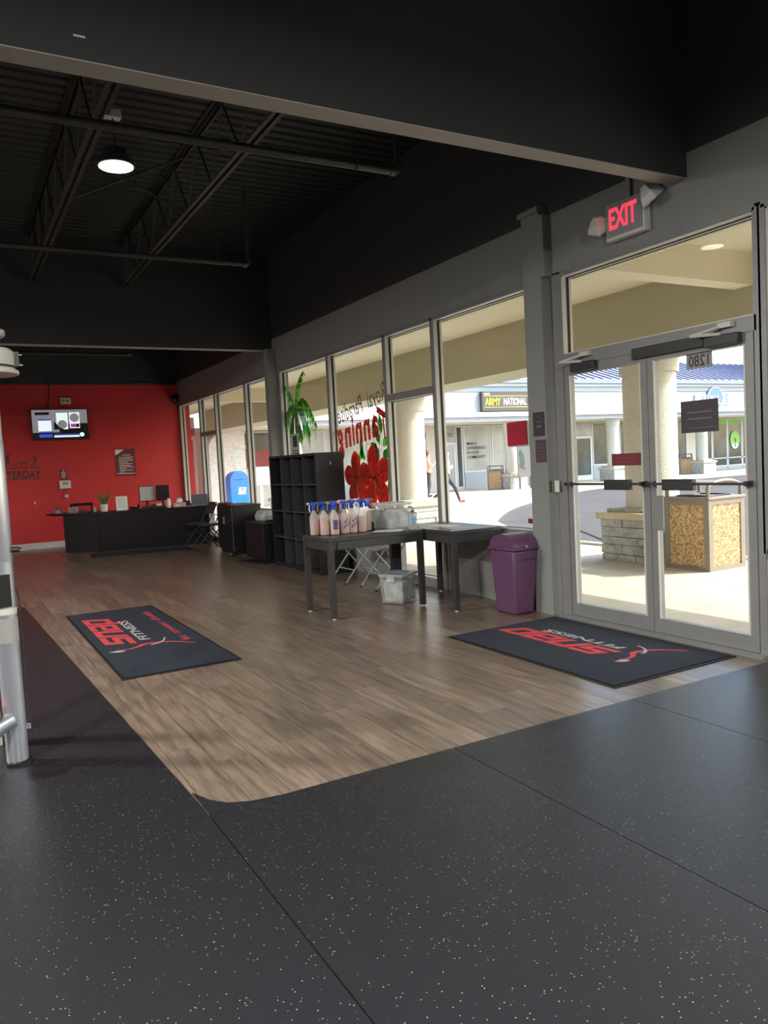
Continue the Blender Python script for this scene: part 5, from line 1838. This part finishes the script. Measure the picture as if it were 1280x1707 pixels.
# ================================================================ FLOOR MATS
def logo(o, cu, cv, ku, kv, tagline):
    """local frame: x reading direction, y up"""
    cell, hh, sh = .31 * ku, .24 * kv, .12 * kv
    glyph = {'s': [(0, .78, 1, 1), (0, .61, .26, .78), (0, .39, 1, .61), (.74, .22, 1, .39), (0, 0, 1, .22)],
             'n': [(0, 0, .28, 1), (.28, .76, 1, 1), (.72, 0, 1, .76)],
             'a': [(0, .78, 1, 1), (.72, 0, 1, .78), (0, 0, .72, .20), (0, .20, .28, .60), (.28, .42, .72, .60)],
             'p': [(0, -.30, .28, 1), (.28, .78, 1, 1), (.72, .0, 1, .78), (.28, .0, .72, .22)]}
    for i, ch in enumerate('snap'):
        b_ = MB()
        u0 = cu - .66 * ku + i * (cell + .03 * ku)
        for (a0, b0, a1, b1) in glyph[ch]:
            q = [(u0 + a * cell + b * sh, cv - hh / 2 + b * hh) for a, b in ((a0, b0), (a1, b0), (a1, b1), (a0, b1))]
            b_.prism(q, .0118, .0126)
        obj('letter', b_, 'logo_red', o)
    letters(o, 'FITNESS', cu - .06 * ku, cv - .205 * kv, 1.05 * ku, .085 * kv, 'logo_grey', .0122, bold=.02, shear=.15)
    a = cu - .78 * ku
    obj('runner_swoosh', MB().prism(stroke(bez((a - .22 * ku, cv - .52 * kv), (a + .10 * ku, cv - .34 * kv), (a + .02 * ku, cv - .12 * kv), 8), .012, .05 * kv), .0122, .0128), 'logo_red', o)
    obj('runner_leg', MB().prism(stroke(bez((a + .04 * ku, cv - .16 * kv), (a - .12 * ku, cv - .05 * kv), (a - .05 * ku, cv + .08 * kv), 6), .05 * kv, .012), .0124, .0131), 'logo_red', o)
    obj('runner_arm', MB().prism(stroke(bez((a + .18 * ku, cv - .36 * kv), (a - .02 * ku, cv - .32 * kv), (a - .03 * ku, cv - .2 * kv), 6), .012, .028 * kv), .0125, .0133), 'logo_grey', o)
    obj('runner_head', MB().prism(petal(a - .12 * ku, cv + .02 * kv, 1.2, .13 * kv, .06 * kv), .0122, .0128), 'logo_grey', o)
    if tagline:
        letters(o, 'fast \u00b7 convenient \u00b7 affordable', cu - .02, cv - .49 * kv, 1.62 * ku, .075 * kv, 'logo_red', .0122, shear=.2)


def floor_mat(label, cx, cy, w, l, rz):
    """w across (x), l along (y)"""
    o = root('floor_mat', label, 'mat', (cx, cy, .0005), rz, group='dark logo floor mats')
    obj('border', MB().box(-w / 2, w / 2, -l / 2, l / 2, 0, .006), 'mat_edge', o, bevel=.002)
    f_ = obj('pile', MB().box(-l / 2 + .025, l / 2 - .025, -w / 2 + .025, w / 2 - .025, .006, .012), 'mat_pile', o, bevel=.002)
    frame(f_, (0, 0, 0), (0, 1, 0), (-1, 0, 0))
    return o, f_


o, f_ = floor_mat('long dark mat with red logo lying out on the open wood floor', 1.377, 7.02, .87, 2.98, 0)
logo(f_, .28, .22, 1.0, 1.0, True)
o, f_ = floor_mat('wide dark mat with red logo inside the entrance doors', 3.92, 4.20, 1.12, 1.78, 0)
logo(f_, .17, .03, .78, .86, False)
o, f_ = floor_mat('dark mat with faded logo along the foot of the reception desk', 3.0, 14.58, 1.75, .62, -.12)
for i in range(4):
    obj('faded_letter', MB().prism([(-.10, -.62 + .34 * i), (.08, -.56 + .34 * i), (.08, -.32 + .34 * i), (-.10, -.38 + .34 * i)], .0122, .0126), 'logo_faded', f_)

# ================================================================ CABLE MACHINE AT THE LEFT EDGE
gm = root('cable_machine', 'silver cable gym machine cut off by the picture edge', 'gym machine', (.197, 4.25, .007))
obj('upright', MB().tube([(0, 0, .02), (0, 0, 2.35)], .052, 24), 'silver', gm)
obj('foot_collar', MB().lathe([(.066, 0), (.066, .018), (.056, .022)], 24), 'black_plastic', gm)
arm = [(-.01, -.03, .235), (-.07, -.05, .215), (-.14, -.07, .165), (-.24, -.09, .125), (-.45, -.10, .11), (-.80, -.10, .11)]
obj('lower_arm', MB().tube(arm, .042, 14), 'silver', gm)
obj('sleeve', MB().lathe([(.053, 1.02), (.0545, 1.03), (.0545, 1.60), (.053, 1.61)], 24), 'silver', gm)
obj('black_slot', MB().box(-.03, .03, -.056, -.05, .80, .96), 'black_plastic', gm)
obj('decal_band', MB().lathe([(.0535, .76), (.0535, .79)], 24), 'silver_white', gm)
obj('lock_pin', MB().tube([(.05, -.02, 1.075), (.085, -.03, 1.075)], .014, 10), 'black_plastic', gm)
obj('pin_tip', MB().disc((.09, -.03, 1.075), .008, .012, 'x', 8), 'chrome', gm)
obj('logo_ring', MB().lathe([(.0533, .62), (.0533, .74)], 24), 'grey_plastic', gm)
# pulley at top
pu = obj('pulley_housing', MB().lathe([(.13, 0), (.135, .01), (.135, .085), (.12, .10)], 28, c=(.0, -.02, 1.955)), 'silver_white', gm)
obj('pulley_groove', MB().lathe([(.137, .008), (.137, .018)], 28, c=(.0, -.02, 1.955)), 'black_plastic', pu)
obj('pulley_flange', MB().lathe([(.147, -.022), (.15, -.016), (.15, -.004), (.13, .0)], 28, c=(.0, -.02, 1.955)), 'silver_white', pu)
obj('bolt_plate', MB().box(.134, .152, -.04, .0, 1.975, 2.045), 'black_plastic', pu)
for z in (1.985, 2.035):
    obj('bolt', MB().disc((.160, -.02, z), .008, .016, 'x', 8), 'chrome', pu)
obj('top_disc', MB().lathe([(.10, 0), (.11, .008), (.11, .03), (.09, .036)], 28, c=(-.01, -.02, 2.115)), 'silver_white', gm)
obj('axle', MB().tube([(.03, -.02, 1.88), (.03, -.02, 2.2)], .02, 12), 'chrome', gm)
obj('yellow_grip', MB().tube([(-.06, -.03, 1.83), (.04, -.03, 1.83)], .016, 10), 'yellow_plastic', gm)
obj('white_grip', MB().tube([(-.06, -.03, 1.90), (.03, -.03, 1.89)], .012, 10), 'silver_white', gm)
obj('cable', MB().tube([(.058, .04, .88), (.070, .045, .80), (.072, .045, .5), (.070, .045, .24), (.063, .04, .17)], .0035, 6), 'dark_metal', gm)
obj('cable_stop', MB().disc((.065, .04, .17), .012, .03, 'z', 8), 'chrome', gm)
obj('rear_guard', MB().box(.045, .062, .30, .52, .95, 1.36), 'silver_white', gm)
obj('rear_stand', MB().box(-.40, -.05, .35, .45, 0, .06).box(-.10, -.05, .35, .45, .06, .9), 'silver_white', gm)
obj('red_pad', MB().box(-.22, -.075, -.10, .04, .24, .30), 'red_plastic', gm, bevel=.02)

# ceiling mark on the bulkhead
tag(obj('wall_clip', MB().box(-.025, .025, -.006, 0, -.004, .004), 'white_plastic', None, (.655, 3.699, 3.36)), 'tiny white clip on the black bulkhead', 'clip')
